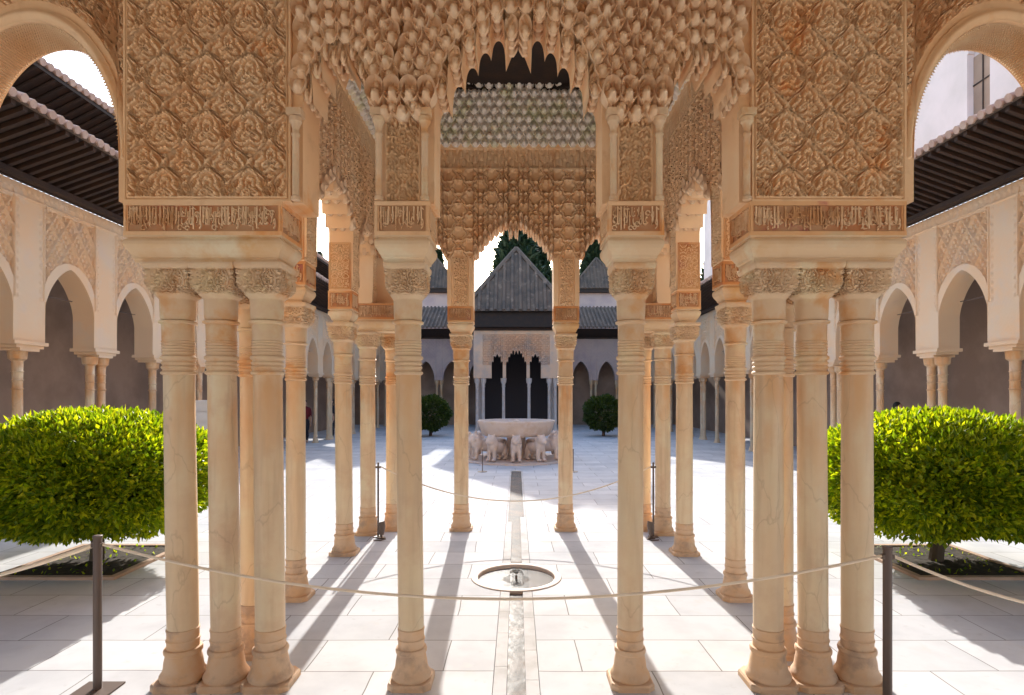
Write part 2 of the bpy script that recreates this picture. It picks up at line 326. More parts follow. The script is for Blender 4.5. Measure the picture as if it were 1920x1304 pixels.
# ------------------------------------------------------------------ columns
def column(x, y, r, bx=None, label='', group='marble columns of the pavilion', seg=36, full=True, parent=None):
    """x = centre at the capital, bx = centre at the foot"""
    lean = 0 if bx is None else x-bx
    bx = x-lean
    if parent is None: root = thing('marble_column', label, 'column', (bx, y, 0), group)
    else:
        root = bpy.data.objects.new('column', None); COL.objects.link(root); root.parent = parent; ORIG[root.name] = ORIG[parent.name]
    f = lambda z: (lean*(z/678.0))
    kw = dict(seg=seg, lean=(lean, 0), z0=0, h=678.0)
    hw = min(r*1.62, 43)
    m = MB(); c = hw*1.04; ch = c*.3
    oct_ = [(-c, -c+ch), (-c+ch, -c), (c-ch, -c), (c, -c+ch), (c, c-ch), (c-ch, c), (-c+ch, c), (-c, c-ch)]
    for z0, z1, s0, s1 in ((0, 9, 1, 1), (9, 12, 1, .95)):
        m.grid(np.array([[(bx+a*s0, y+b*s0, z0) for a, b in oct_], [(bx+a*s1, y+b*s1, z1) for a, b in oct_]]), True)
    m.add([(bx+a*.95, y+b*.95, 12) for a, b in oct_], [tuple(range(8))])
    m.build('plinth', M_base, root)
    MB().lathe([(hw*.93, 12), (hw*.96, 18), (hw*.9, 23), (hw*.84, 26), (hw*.79, 33), (r*1.22, 44), (r*1.14, 54), (r*1.12, 58), (r*1.22, 60), (r*1.24, 64), (r*1.18, 68), (r*1.04, 69), (r*1.03, 80), (r*1.08, 82), (r*1.08, 84.5), (r*1.02, 86), (r*1.02, 99), (r*1.06, 101), (r*1.06, 103.5), (r, 105)], bx, y, **kw).build('base', M_base, root, 40)
    MB().lathe([(r, 105), (r*1.01, 250), (r*.99, 420), (r*.97, 577)], bx, y, **kw).build('shaft', M_shaft, root, 40)
    pr = [(r*.97, 577)]
    def ring(z, rr, w): pr.extend([(r*1.0, z-w), (r*rr, z-w*.4), (r*rr, z+w*.4), (r*1.0, z+w)])
    ring(580, 1.13, 4); ring(590, 1.09, 3.5); ring(598, 1.09, 3.2)
    ring(608, 1.15, 5)
    for z in (618, 623, 628, 633, 638): ring(z, 1.06, 1.8)
    pr += [(r*1.01, 642), (r*1.03, 668)]; ring(674, 1.22, 4.2); pr += [(r*1.02, 679)]
    MB().lathe(pr, bx, y, **kw).build('collar', M_capl, root, 40)
    # capital: plain drum growing into a carved cube
    n = 176 if y < 1300 else 96; th = np.linspace(0, 2*math.pi, n, endpoint=False)+math.pi/4; rows = []
    cx = bx+lean
    for z, half, e in [(678, r*1.06, 2), (684, r*1.10, 2), (700, r*1.12, 2), (716, r*1.12, 2.1), (722, r*1.3, 2.6), (727, hw*.88, 4), (733, hw*.96, 7), (741, hw, 12), (760, hw, 16), (770, hw, 20), (774, hw*1.03, 20), (779, hw*1.03, 20)]:
        cc, ss = np.cos(th), np.sin(th); k = (np.abs(cc)**e+np.abs(ss)**e)**(-1/e)
        rows.append(np.stack([cx+half*k*cc, y+half*k*ss, np.full(n, z)], -1))
    m = MB(); A = np.array(rows)
    # densify vertically and carve leaves
    fz = []
    for i in range(len(A)-1):
        for t in np.linspace(0, 1, 7, endpoint=False): fz.append(A[i]*(1-t)+A[i+1]*t)
    fz.append(A[-1]); A = np.array(fz)
    zz = A[..., 2]; ctr = np.array([cx, y, 0]); dirv = A-ctr; dirv[..., 2] = 0; dirv /= np.linalg.norm(dirv, axis=-1, keepdims=True)
    per = np.where(np.abs(dirv[..., 0]) > np.abs(dirv[..., 1]), A[..., 1]-y, A[..., 0]-cx)
    am = sm(zz, 722, 730)*(1-sm(zz, 767, 769))*(4.2-ara(per, zz-737, hw*.95, 46, 4.2))*.9
    A = A-dirv*np.clip(am, 0, 6)[..., None]
    m.grid(A, True); m.add(A[-1], [tuple(range(n))])
    m.build('capital', M_capl, root, 50)
    return root
GN = 'slender marble columns round the near pavilion'
K = 1100.0
column(-634, K, 27, -623, 'outermost left foreground marble column, beside the leafy orange tree', GN)
column(-553, K, 26, -543, 'middle front marble column of the left foreground cluster', GN)
column(-467, K, 26.5, -460, 'front marble column on the inner side of the left foreground cluster', GN)
column(-553, K*1.12, 26.5, -550, 'marble column hidden behind the left foreground cluster', GN)
column(639, K, 27, 639, 'outermost right foreground marble column, beside the rope post', GN)
column(553, K, 26, 557, 'middle front marble column of the right foreground cluster', GN)
column(473, K, 26.5, 472, 'broad front marble column on the inner side of the right foreground cluster', GN)
column(553, K*1.12, 26.5, 553, 'orange marble column hidden behind the right foreground cluster', GN)
column(-203, K, 23.6, -196, 'slim foreground marble column left of the small round pool', GN)
column(215, K, 23.6, 213, 'slim foreground marble column right of the small round pool', GN)
column(-587, K*1.42, 25, -587, 'single marble column just behind the left cluster, sunlit on one side', GN)
column(583, K*1.42, 25, 583, 'single marble column just behind the right cluster on the pavilion side', GN)
column(-589, K*1.812, 28, -583, 'orange topped marble column on the left side of the pavilion, third row back', GN)
column(571, K*1.812, 28, 571, 'orange topped marble column on the right side of the pavilion, third row back', GN)
column(-577, K*2.07, 29, -575, 'outer column of the far left pavilion corner', GN)
column(569, K*2.07, 29, 569, 'outer column of the far right pavilion corner', GN)
column(-495, K*2.136, 26, -495, 'inner column of the far left pavilion corner, beside the small floor lamp', GN)
column(512, K*2.136, 26, 512, 'inner column of the far right pavilion corner, half hidden', GN)
column(-220, K*2.136, 29, -220, 'back pavilion column left of the water channel, in front of the fountain', GN)
column(197, K*2.136, 29, 197, 'back pavilion column right of the water channel, in front of the fountain', GN)

# ------------------------------------------------------------------ imposts (cornice + inscription block) and lettering
PHR = ['\uFEED\uFEFB \uFECF\uFE8E\uFEDF\uFE90 \uFE87\uFEFB \uFE8D\uFEDF\uFEE0\uFEEA'[::-1]]
_tc = bpy.data.curves.new('lettering', 'FONT'); _tc.body = PHR[0]; _tc.size = 1; _tc.extrude = .03; _tc.resolution_u = 2
_to = bpy.data.objects.new('lettering', _tc); COL.objects.link(_to); bpy.context.view_layer.update()
_tm = bpy.data.meshes.new_from_object(_to.evaluated_get(bpy.context.evaluated_depsgraph_get()))
TV = np.array([v.co[:] for v in _tm.vertices]); TF = [tuple(p.vertices) for p in _tm.polygons]
bpy.data.objects.remove(_to); bpy.data.meshes.remove(_tm); bpy.data.curves.remove(_tc)
TV[:, 0] -= TV[:, 0].min(); TV[:, 0] /= TV[:, 0].max(); TV[:, 1] -= TV[:, 1].min(); TV[:, 1] /= TV[:, 1].max(); TV[:, 2] = (TV[:, 2]-TV[:, 2].min())/max(1e-6, np.ptp(TV[:, 2]))
def lettering(mb, O, U, N, w, h, d):
    O, U, N = map(lambda a: np.array(a, float), (O, U, N))
    mb.add(O+TV[:, :1]*w*U+TV[:, 1:2]*h*np.array((0, 0, 1.))+TV[:, 2:3]*d*N, TF)
def block(mb, x0, x1, y0, y1, prof):
    P = np.array([[(x0-o, y0-o, z), (x1+o, y0-o, z), (x1+o, y1+o, z), (x0-o, y1+o, z)] for o, z in prof], float)
    mb.grid(P, True); mb.add(P[0], [(0, 1, 2, 3)]); mb.add(P[-1], [(3, 2, 1, 0)])
CORN = [(-17, 779), (-13, 780), (-13, 786), (-10, 788), (-9, 792), (-6, 797), (-2, 803), (0, 809), (0, 815), (-2, 819), (-5, 820), (-5, 822), (0, 823), (0, 825)]
def impost(parent, x0, x1, y0, y1, dz=0, mtx=None, sides=('F',), ph=1.0):
    m = MB(); block(m, x0, x1, y0, y1, [(o*1.0, z+dz) for o, z in CORN]); im = m.build('impost_cornice', M_corn, parent)
    m = MB(); block(m, x0, x1, y0, y1, [(-.5, 825.2+dz), (-.5, 831+dz), (-4, 832.5+dz), (-4, 878.5+dz), (-.5, 880+dz), (-.5, 885.9+dz)]); ib = m.build('inscription_band', M_band, parent)
    m = MB()
    for za, zb in ((825.1, 832.2), (878.8, 886)): block(m, x0, x1, y0, y1, [(0, za+dz), (0, zb+dz)])
    for xx in (x0+2, x1-5):
        m.box(xx, xx+3, y0-.4, y0+8, 832.3+dz, 878.7+dz); m.box(xx, xx+3, y1-8, y1+.4, 832.3+dz, 878.7+dz)
    for xx in (x0-.4, x1-7.6):
        for yy in (y0+2, y1-5): m.box(xx, xx+8, yy, yy+3, 832.3+dz, 878.7+dz)
    m.build('frame', mtx or M_carv, ib)
    t = MB()
    h = 40
    def bar(O, U, N, a, b, w, d=3.6):
        O, U, N = map(lambda q: np.array(q, float), (O, U, N)); V = np.array((0, 0, 1.))
        a, b = np.array(a), np.array(b); t_ = b-a; t_ = t_/np.linalg.norm(t_); n_ = np.array((-t_[1], t_[0]))*w/2
        q = [a-n_, b-n_, b+n_, a+n_]; q = [O+U*c[0]+V*c[1] for c in q]
        t.add(np.array(q+[v+N*d for v in q]), np.array([(4,5,6,7),(0,1,5,4),(1,2,6,5),(2,3,7,6),(3,0,4,7)]))
    def run(O, U, N, L):
        n = max(1, int(round((L-18)/66))); w = (L-18)/n; B = np.array(O, float)+np.array((0, 0, dz))
        for i in range(n):
            lettering(t, B+np.array(U)*(9+i*w)+np.array((0, 0, 834)), U, N, w*.97, 34, 4.2)
            lettering(t, B+np.array(U)*(9+i*w)+np.array((0, 0, 851)), U, N, w*.62, 25, 3.2)
        x = 12.
        while x < L-13:
            if random.random() < .66:
                hh = random.uniform(22, 43); bar(B, U, N, (x, 877-hh), (x+random.uniform(-.6, .6), 877.0), 2.0)
                if random.random() < .5: bar(B, U, N, (x, 875), (x+4.2, 871.5), 1.7)
            else:
                zc = random.uniform(838, 868); rr = random.uniform(3, 5)
                for k in range(6):
                    a0, a1 = k*.9, (k+1)*.9
                    bar(B, U, N, (x+rr*math.cos(a0), zc+rr*math.sin(a0)), (x+rr*math.cos(a1), zc+rr*math.sin(a1)), 1.6, 3)
            x += random.uniform(5, 8)
    if 'F' in sides: run((x0, y0+3.7, 0), (1, 0, 0), (0, -1, 0), x1-x0)
    if 'R' in sides: run((x1-3.7, y0, 0), (0, 1, 0), (1, 0, 0), y1-y0)
    if 'L' in sides: run((x0+3.7, y1, 0), (0, -1, 0), (-1, 0, 0), y1-y0)
    t.build('lettering', M_letter, ib)

FY, BY = 1050, 1150
arc = thing('arcade_wall', 'carved tan stucco arcade wall on the foreground columns, with lace panels and muqarnas arches', 'wall', (0, K, 779))
impost(arc, -704, -420, FY, BY, sides=('F', 'R'), mtx=M_carv)
impost(arc, 418, 699, FY, BY, sides=('F', 'L'), mtx=M_carv2)
impost(arc, -602, -503, BY+18, 1283, dz=.7, sides=('R',))
impost(arc, 503, 602, BY+18, 1283, dz=.7, sides=('L',), mtx=M_carv2)
impost(arc, -254, -155, FY, BY, sides=('F', 'R'))
impost(arc, 164, 265, FY, BY, sides=('F', 'L'))
for s in (-1, 1):
    for i in range(3): impost(arc, s*(1083+390*i)-50, s*(1083+390*i)+50, FY, BY)
# cluster panels (lace relief in a plain frame)
def panel_h(x0, x1, z0, z1, w, h, amp=6.5, fr=9, cx=None):
    cx = (x0+x1)/2 if cx is None else cx
    def f(U, V):
        e = np.minimum(np.minimum(U-x0, x1-U), np.minimum(V-z0, z1-V))
        H = ara(U-cx, V-z0-20, w, h, amp)
        return np.where(e < fr*.45, 2, np.where(e < fr*.7, -3, np.where(e < fr, 3, H)))
    return f
TOP = 1490
for x0, x1, mt in ((-704, -404, M_carv), (422, 699, M_carv2 and M_carv)):
    m = MB(); relief(m, (0, FY+2, 0), (1, 0, 0), (0, -1, 0), x0, x1, 886, TOP, 1.0, 1.2, panel_h(x0, x1, 886, TOP, 76, 102, 6.5), depth=96)
    m.build('lace_panel', mt, arc, True)
for x0, x1 in ((-602, -503), (503, 602)): MB().box(x0+3, x1-3, BY, 1280, 886.7, TOP-2).build('pier', M_carv, arc)
# outer big arches
for s in (-1, 1):
    ctr = [873+390*i for i in range(3)]
    x0 = 703.5 if s < 0 else 698.5
    ops = [(s*c, 160, Lz(470)-40, Lz(672), 'round') for c in ctr]
    def h(U, V, s=s, ctr=ctr):
        out = ara(U, V, 60, 80, 6)
        for c in ctr:
            r = np.sqrt(((U-s*c)/160)**2+((V-970)/242)**2)
            out = np.where((r < 1.16) & (V > 960), np.where(r < 1.10, 3+3*np.cos((r-1.05)/.05*math.pi), -4), out)
            out = np.where((np.abs(np.abs(U-s*c)-168) < 8.5) & (V <= 965), 2, out)
        return out
    m = MB(); a, b = (-2190, -x0) if s < 0 else (x0, 2190)
    relief(m, (0, FY+4, 0), (1, 0, 0), (0, -1, 0), a, b, 886, TOP, 2.2, 2.2, h, ops, depth=92)
    m.build('arch_spandrel', M_carv, arc, 50)
    # ribbed archivolt inside the near big arch: rows of small tassels on the soffit
    m = MB()
    for c in ctr[:1]:
        for yy in np.arange(FY+12, BY-6, 7.5):
            for th in np.arange(8, 173, 1.55):
                a_ = R(th); px = s*c+158*math.cos(a_); pz = Lz(430)+242*math.sin(a_)-1
                n_ = np.array((math.cos(a_)/158, math.sin(a_)/242)); n_ /= np.linalg.norm(n_)
                l = 5+2.2*random.random(); t_ = np.array((-n_[1], n_[0]))*1.3
                p = np.array((px, pz)); tip = p-n_*l
                m.add([(p[0]-t_[0], yy-2.6, p[1]-t_[1]), (p[0]+t_[0], yy-2.6, p[1]+t_[1]), (p[0]+t_[0], yy+2.6, p[1]+t_[1]), (p[0]-t_[0], yy+2.6, p[1]-t_[1]), (tip[0], yy, tip[1])],
                      np.array([(0, 1, 4), (1, 2, 4), (2, 3, 4), (3, 0, 4)]))
    m.build('soffit_ribs', M_corn, arc)
# centre part: piers with carved strips, three muqarnas arches
ops = [(-320, 65, Lz(488), Lz(632), 4), (3.5, 152, Lz(490), Lz(684), 6), (334, 68, Lz(488), Lz(632), 4)]
PC = arch_prof(ops, 886)
def hc(U, V):
    out = ara(U+204.5, V-900, 40, 52, 5)
    out = np.where(V > 1025, ara(U-5, V, 70, 92, 9), out)
    out = np.where((U < -382) | (U > 398), 0, out)
    for c in (-204.5, 214.5):
        d = np.abs(U-c); out = np.where((d > 29) & (d < 60), np.where(d < 33, 3, -5), out)
    return out
m = MB(); relief(m, (0, FY+9, 0), (1, 0, 0), (0, -1, 0), -403.5, 421.5, 886, TOP, 1.8, 2.2, hc, ops, depth=88)
m.build('muqarnas_wall', M_carv, arc, True)
for c in (-204.5, 214.5, -394, 412):
    for dx in ((-41, 41) if abs(c) < 300 else (0,)):
        x = c+dx; m = MB()
        m.lathe([(8, 887), (8, 893), (6, 895), (6, 1000), (7.5, 1002), (7.5, 1006), (6, 1008), (6, 1014), (9, 1024), (11, 1026), (11, 1034), (7, 1036)], x, FY-2, seg=14)
        m.box(x-13, x+13, FY-14, FY+9.5, 1036, 1048); m.build('colonnette', M_capl, arc, 40)
m = MB(); its = []; placed = []
for tier in range(9):
    for c, a, sp, ap, n in (ops[1], ops[0], ops[2]):
        if tier > (8 if a > 100 else 4): continue
        A_, AP = a+10+24*tier, ap+4+30*tier
        th = np.linspace(0, math.pi, 400); xs_ = c+A_*np.cos(th); zs_ = sp+14+(AP-sp)*np.sin(th)**.82
        d_ = np.concatenate([[0], np.cumsum(np.hypot(np.diff(xs_), np.diff(zs_)))])
        k_ = max(3, int(round(d_[-1]/28)))
        for q in (np.arange(k_+1)+(.5 if tier % 2 else 0))/k_*d_[-1]:
            if q > d_[-1]: continue
            x = np.interp(q, d_, xs_); z = np.interp(q, d_, zs_)-14
            if x < -392 or x > 410 or z > 1330: continue
            if any(abs(x-px_) < 20 and abs(z-pz_) < 20 for px_, pz_ in placed): continue
            pmx = max(PC(np.array([x-12]))[0], PC(np.array([x]))[0], PC(np.array([x+12]))[0])
            if z < pmx-12: continue
            placed.append((x, z)); its.append(((x, FY+10, z-4), 32, 44, 16+5*tier+random.uniform(-1, 2)))
for c in (-204.5, 214.5):                             # corbels over the colonnettes
    for r_, k_ in ((0, 3), (1, 4)):
        for i in range(k_): its.append(((c+(i-(k_-1)/2)*30, FY+10, 1030+r_*26), 34, 46, 26+8*r_))
cells(m, its)
m.build('muqarnas_cells', M_muq, arc, 60)
for c, a, sp, ap, n in ops:                           # hanging teeth along the soffits, three rows deep
    t2 = []; m = MB()
    for yy in (FY+12, FY+38, FY+64):
        for q in np.arange(-1+.5/n, 1, 1/n):
            x = c+a*q; z = PC(np.array([x]))[0]
            t2.append(((x, yy, z-17), a/n*.95, 42, 11))
    cells(m, t2); m.build('arch_teeth', M_muq, arc, 50)

# ------------------------------------------------------------------ the pavilion behind the arcade
pav = thing('pavilion', 'near carved stucco pavilion with pierced lattice walls and dark wooden dome', 'pavilion', (0, 1700, 779))
def side(s):
    X = 547 if s < 0 else 535           # inner face
    xo = X+80
    cY = {-1: (K*1.42, K*1.812, 2277), 1: (K*1.42, K*1.812, 2277)}[s]
    for yc in cY[:2]: impost(pav, min(s*X, s*xo), max(s*X, s*xo), yc-40, yc+40, sides=('F', 'R' if s < 0 else 'L'), mtx=M_carv2)
    ops = [((1283+cY[0]-40)/2, (cY[0]-40-1283)/2-1, Lz(500), Lz(610), 4), ((cY[0]+cY[1])/2, (cY[1]-cY[0])/2-40, Lz(510), Lz(645), 5), ((cY[1]+40+2227)/2, (2227-cY[1]-40)/2-1, Lz(500), Lz(610), 4)]
    yq = cY[0]
    def h(U, V):
        o = sebka(U, V*.55, 42, 26, 7, 8)
        o = np.where(V > Lz(880), np.where(V < Lz(890), 4, 4*(np.cos(U/3.1)*np.cos(V/7) > 0)), o)
        o = np.where(V > Lz(962), 5, o)
        return np.where(V < Lz(560), ara(U-yq, V, 30, 40, 3.5), o)
    m = MB(); relief(m, (s*X, 0, 0), (0, 1, 0), (-s, 0, 0), 1283.5, 2300, 886, Lz(1180), 3.0, 3.0, h, ops, depth=77)
    m.build('lattice_wall', M_carvin, pav, 50)
    for yc in cY[:2]:
        x0_, x1_ = sorted((s*X, s*xo)); m = MB(); relief(m, (0, yc-40.5, 0), (1, 0, 0), (0, -1, 0), x0_+3, x1_-3, 890, Lz(505), 1.8, 1.8, panel_h(x0_+3, x1_-3, 890, Lz(505), 38, 52, 4, 7), depth=2, back=False); m.build('carved_strip', M_carv2, pav, True)
    Pf = arch_prof(ops, 886)
    for c, a, sp, ap, n in ops:
        t2 = []
        for off in (2, -28, -58):
            for q in np.arange(-1+.5/n, 1, 1/n):
                yy = c+a*q; z = Pf(np.array([yy]))[0]; t2.append(((s*(X-off), yy, z-16), a/n*.95, 42, 12))
        m = MB(); cells(m, t2, (0, 1, 0), (-s, 0, 0)); m.build('arch_teeth', M_muq, pav, 50)
    it = []
    for r_ in range(6):
        for i in range(31): it.append(((s*(X-6-r_*9), 1180+(i+.5*(r_ % 2))*36, Lz(972)+r_*32), 37, 52, 20))
    m = MB(); cells(m, it, (0, 1, 0), (-s, 0, 0)); m.build('muqarnas_frieze', M_pale, pav, 50)
side(-1); side(1)
# far wall of the pavilion
FF = 2300
impost(pav, -270, -170, FF, FF+98, sides=('F', 'R'), mtx=M_carv2); impost(pav, 147, 247, FF, FF+98, sides=('F', 'L'), mtx=M_carv2)
impost(pav, -640, -445, FF-73, FF+98.5, dz=.4, sides=('F', 'R'), mtx=M_carv2); impost(pav, 462, 626, FF-73, FF+98.5, dz=.4, sides=('F', 'L'), mtx=M_carv2)
opf = [(-357.5, 87, Lz(515), Lz(640), 5), (-11.5, 158, Lz(510), Lz(668), 8), (354.5, 107, Lz(515), Lz(645), 5)]
Pf = arch_prof(opf, 886)
def hf(U, V):
    o = sebka(U+11, V-20, 86, 92, 8, 9)
    o = np.where(V > Lz(880), np.where((V < Lz(890)) | (V > Lz(960)), 6, 5*(np.cos(U/4.3)*np.cos(V/9+np.sin(U/15)) > .1)-2), o)
    near = V-Pf(U); o = np.where((near < 40) & (near > 0) & (V > Lz(500)), 3+3*np.cos(near/5), o)
    d = np.minimum(np.abs(U+220), np.abs(U-197))
    return np.where((V < Lz(535)), np.where(d < 26, ara(U, V, 26, 40, 4)+2, np.where(d < 33, -3, 4)), o)
m = MB(); relief(m, (0, FF, 0), (1, 0, 0), (0, -1, 0), -640, 626, 886.5, Lz(1180), 3.2, 3.4, hf, opf, depth=96)
m.build('lattice_wall', M_carvin, pav, 50)
for c, a, sp, ap, n in opf:
    t2 = []
    for yy in (FF-2, FF+30, FF+62):
        for q in np.arange(-1+.5/n, 1, 1/n):
            x = c+a*q; z = Pf(np.array([x]))[0]
            t2.append(((x, yy, z-20), a/n*.9, 50, 14))
    m = MB(); cells(m, t2); m.build('arch_teeth', M_muq, pav, 50)
m = MB(); it = []
for r_ in range(8):
    for i in range(-14, 15): it.append(((-8+(i+.5*(r_ % 2))*38, FF-4-r_*11, Lz(966)+r_*27), 40, 50, 22))
cells(m, it); m.build('muqarnas_frieze', M_pale, pav, 50)
# ceiling plate with round opening, dome, outer roof
m = MB(); n = 64; th = np.linspace(0, 2*math.pi, n, endpoint=False)
cc, ss = np.cos(th), np.sin(th); cy0 = 1725; rd = 505
sq = np.stack([np.clip(cc*1.5, -1, 1)*560, cy0+np.clip(ss*1.5, -1, 1)*600, np.full(n, Lz(1170))], -1)
rim = np.stack([cc*rd, cy0+ss*rd, np.full(n, Lz(1150))], -1); rim2 = rim+np.array((0, 0, 30))
m.grid(np.stack([sq, rim, rim2]), True); m.build('dome_ring', M_wood, pav)
m = MB(); prof = [(rd*math.cos(a), Lz(1165)+430*math.sin(a)) for a in np.linspace(0, math.pi/2-.02, 22)]
m.lathe(prof, 0, cy0, seg=48); m.build('dome', M_wood, pav, 40)
def hip_roof(mb, x0, x1, y0, y1, z0, zt, n=26, r=11, rx=0):
    cx, cy = (x0+x1)/2, (y0+y1)/2; rx = min(rx, (x1-x0)/2)
    A = [(x0, y0), (x1, y0), (x1, y1), (x0, y1)]; T = [(cx-rx, cy), (cx+rx, cy), (cx+rx, cy), (cx-rx, cy)]
    for i in range(4):
        a, b = A[i], A[(i+1) % 4]; ta, tb = T[i], T[(i+1) % 4]
        mb.add([(*a, z0), (*b, z0), (*tb, zt), (*ta, zt)], [(0, 1, 2, 3)])
        L = math.dist(a, b); nn = max(3, int(L/(r*3.6)))
        d = np.array(b)-np.array(a); mid = (np.array(ta)+np.array(tb))/2
        for j in range(nn+1):
            f = j/nn; p = np.array(a)+d*f
            top = math.dist(ta, tb)/L if L else 0
            lo, hi = (1-top)/2, (1+top)/2
            if f < lo: g = f/lo
            elif f > hi: g = (1-f)/(1-hi)
            else: g = 1
            # straight up the slope
            foot = p; inw = np.array([cx, cy])-(np.array(a)+d*.5); q = foot+inw*g
            if g > .02: mb.tube([(foot[0], foot[1], z0+r*.3), (q[0], q[1], z0+(zt-z0)*g+r*.3)], r, 6)
        mb.tube([(*a, z0+r*.6), (*ta, zt+r*.6)], r*1.2, 6)
    if rx: mb.tube([(*T[0], zt+r), (*T[1], zt+r)], r*1.2, 6)
m = MB(); m.box(-720, 720, 1000, 2500, Lz(1235), Lz(1255)); m.build('eaves', M_wood, pav)
m = MB(); m.box(-640, 626, 1152, 2396, Lz(1180)+.5, Lz(1235)-1); m.v[-1][[0]] += 0; 
mw = MB()
for b_ in ((-640, 626, 2330, 2396), (-640, -560, 1152, 2329), (550, 626, 1152, 2329)): mw.box(*b_, Lz(1180)+.5, Lz(1235)-.5)
mw.build('parapet', M_carvin, pav)
m = MB(); hip_roof(m, -740, 740, 980, 2520, Lz(1256), Lz(2150), r=14); m.build('roof', M_tile, pav)

# gallery the camera stands in: back wall, ceiling, cross walls
m = MB(); m.box(-2190, 2190, -760, -700, 0, 1540); m.build('back_wall', M_back, None)
bw = bpy.data.objects['back_wall']; tag(bw, 'plain tan plaster back wall of the gallery behind the viewer', 'wall')
cl = thing('gallery_roof', 'dark wooden gallery ceiling carried by the foreground arcade', 'roof', (0, 200, 1500))
m = MB(); m.box(-2190, 2190, -699, 1051, 1500, 1530); m.build('ceiling', M_ceil, cl)
m = MB(); hip_roof(m, -2400, 2400, -760, 1152.0, 1535, 2100, r=14, rx=2000); m.build('tiles', M_tile, cl)
m = MB(); m.box(-2400, -722, 1049, 1400, 1535.5, 1560); m.box(722, 2400, 1049, 1400, 1535.5, 1560); m.build('eaves', M_wood, cl)

# ------------------------------------------------------------------ floor
struct(MB().add if False else (lambda m: m.build('ground', M_ground))(MB().box(-60000, 60000, -20000, 120000, -40, -16)))
BC, BR = 1737.0, 134.0
CH = 18
def halfpave(s):
    xi = 44
    ya = BC-math.sqrt(BR**2-xi**2); yb = BC+math.sqrt(BR**2-xi**2)
    a0 = math.asin(xi/BR)
    pts = [(s*xi, -700), (s*xi, ya)]
    for a in np.linspace(a0, math.pi-a0, 30)[1:-1]: pts.append((s*BR*math.sin(a), BC-BR*math.cos(a)))
    pts += [(s*xi, yb), (s*xi, 4150), (s*2900, 4150), (s*2900, -700)]
    m = MB(); n = len(pts)
    m.add([(x, y, 0) for x, y in pts], [tuple(range(n))])
    m.grid(np.array([[(x, y, 0) for x, y in pts], [(x, y, -15) for x, y in pts]]), True)
    struct(m.build('paving', M_pave))
halfpave(-1); halfpave(1)
struct(MB().box(-2900, 2900, 4150, 11500, -15, 0).build('paving', M_pave))
m = MB()
for s in (-1, 1):
    y = -100.0
    while y < 4140:
        y1 = min(y+random.uniform(95, 190), 4149)
        c0 = BC-BR+4; c1 = BC+BR-4
        segs = [(y, y1)] if y1 < c0 or y > c1 else [(a, b) for a, b in ((y, c0), (c1, y1)) if b-a > 5]
        wx = (CH, 42.8) if y < 2450 else (34, 42.8)
        for a, b in segs: m.box(*sorted((s*wx[0], s*wx[1])), a+.7, b-.7, -14.5, .4)
        y = y1
struct(m.build('channel_border', M_strip))
struct(MB().box(-36, 36, -100, 4149, -15.5, -9).build('channel_bed', M_channel))
m = MB(); ys = np.linspace(-100, 4140, 300); xs = np.linspace(-33.5, 33.5, 6)
G = np.array([[(x*(1 if y > 2450 else .53), y, -5.5+.35*math.sin(y*.13+x*.2)) for x in xs] for y in ys if abs(y-BC) > 128])
m.grid(G); struct(m.build('channel_water', M_water, None, True))
# small round pool let into the floor
pool = thing('pool_basin', 'small round marble pool sunk into the paving on the water channel', 'basin', (0, BC, 0))
MB().lathe([(133, -14), (133, 2), (131, 3), (117, 3), (114, 1), (112, -10), (60, -15.2), (1, -15.4)], 0, BC, seg=72).build('rim', M_fount, pool, 40)
m = MB(); m.lathe([(110, -7.0), (80, -6.8), (40, -7), (1, -7)], 0, BC, seg=48); w_ = m.build('pool_water', M_water, pool, True)
MB().lathe([(3.5, -14), (3.5, 2), (2, 6)], 0, BC, seg=12).build('nozzle', M_metal, pool)
m = MB()
for i in range(260):
    a = random.uniform(0, 2*math.pi); q = random.random(); rr = q*22; zz = 6+40*(q*(1-q))*1.2+random.uniform(-3, 3)
    x, y, sz = rr*math.cos(a), BC+rr*math.sin(a), random.uniform(.6, 1.4)
    m.add([(x-sz, y, zz), (x+sz, y, zz), (x, y+sz, zz), (x, y, zz+sz*2.5), (x, y, zz-sz*2)], np.array([(0, 1, 3), (1, 2, 3), (2, 0, 3), (1, 0, 4), (2, 1, 4), (0, 2, 4)]))
jw = m.build('water_jet', M_water, pool)

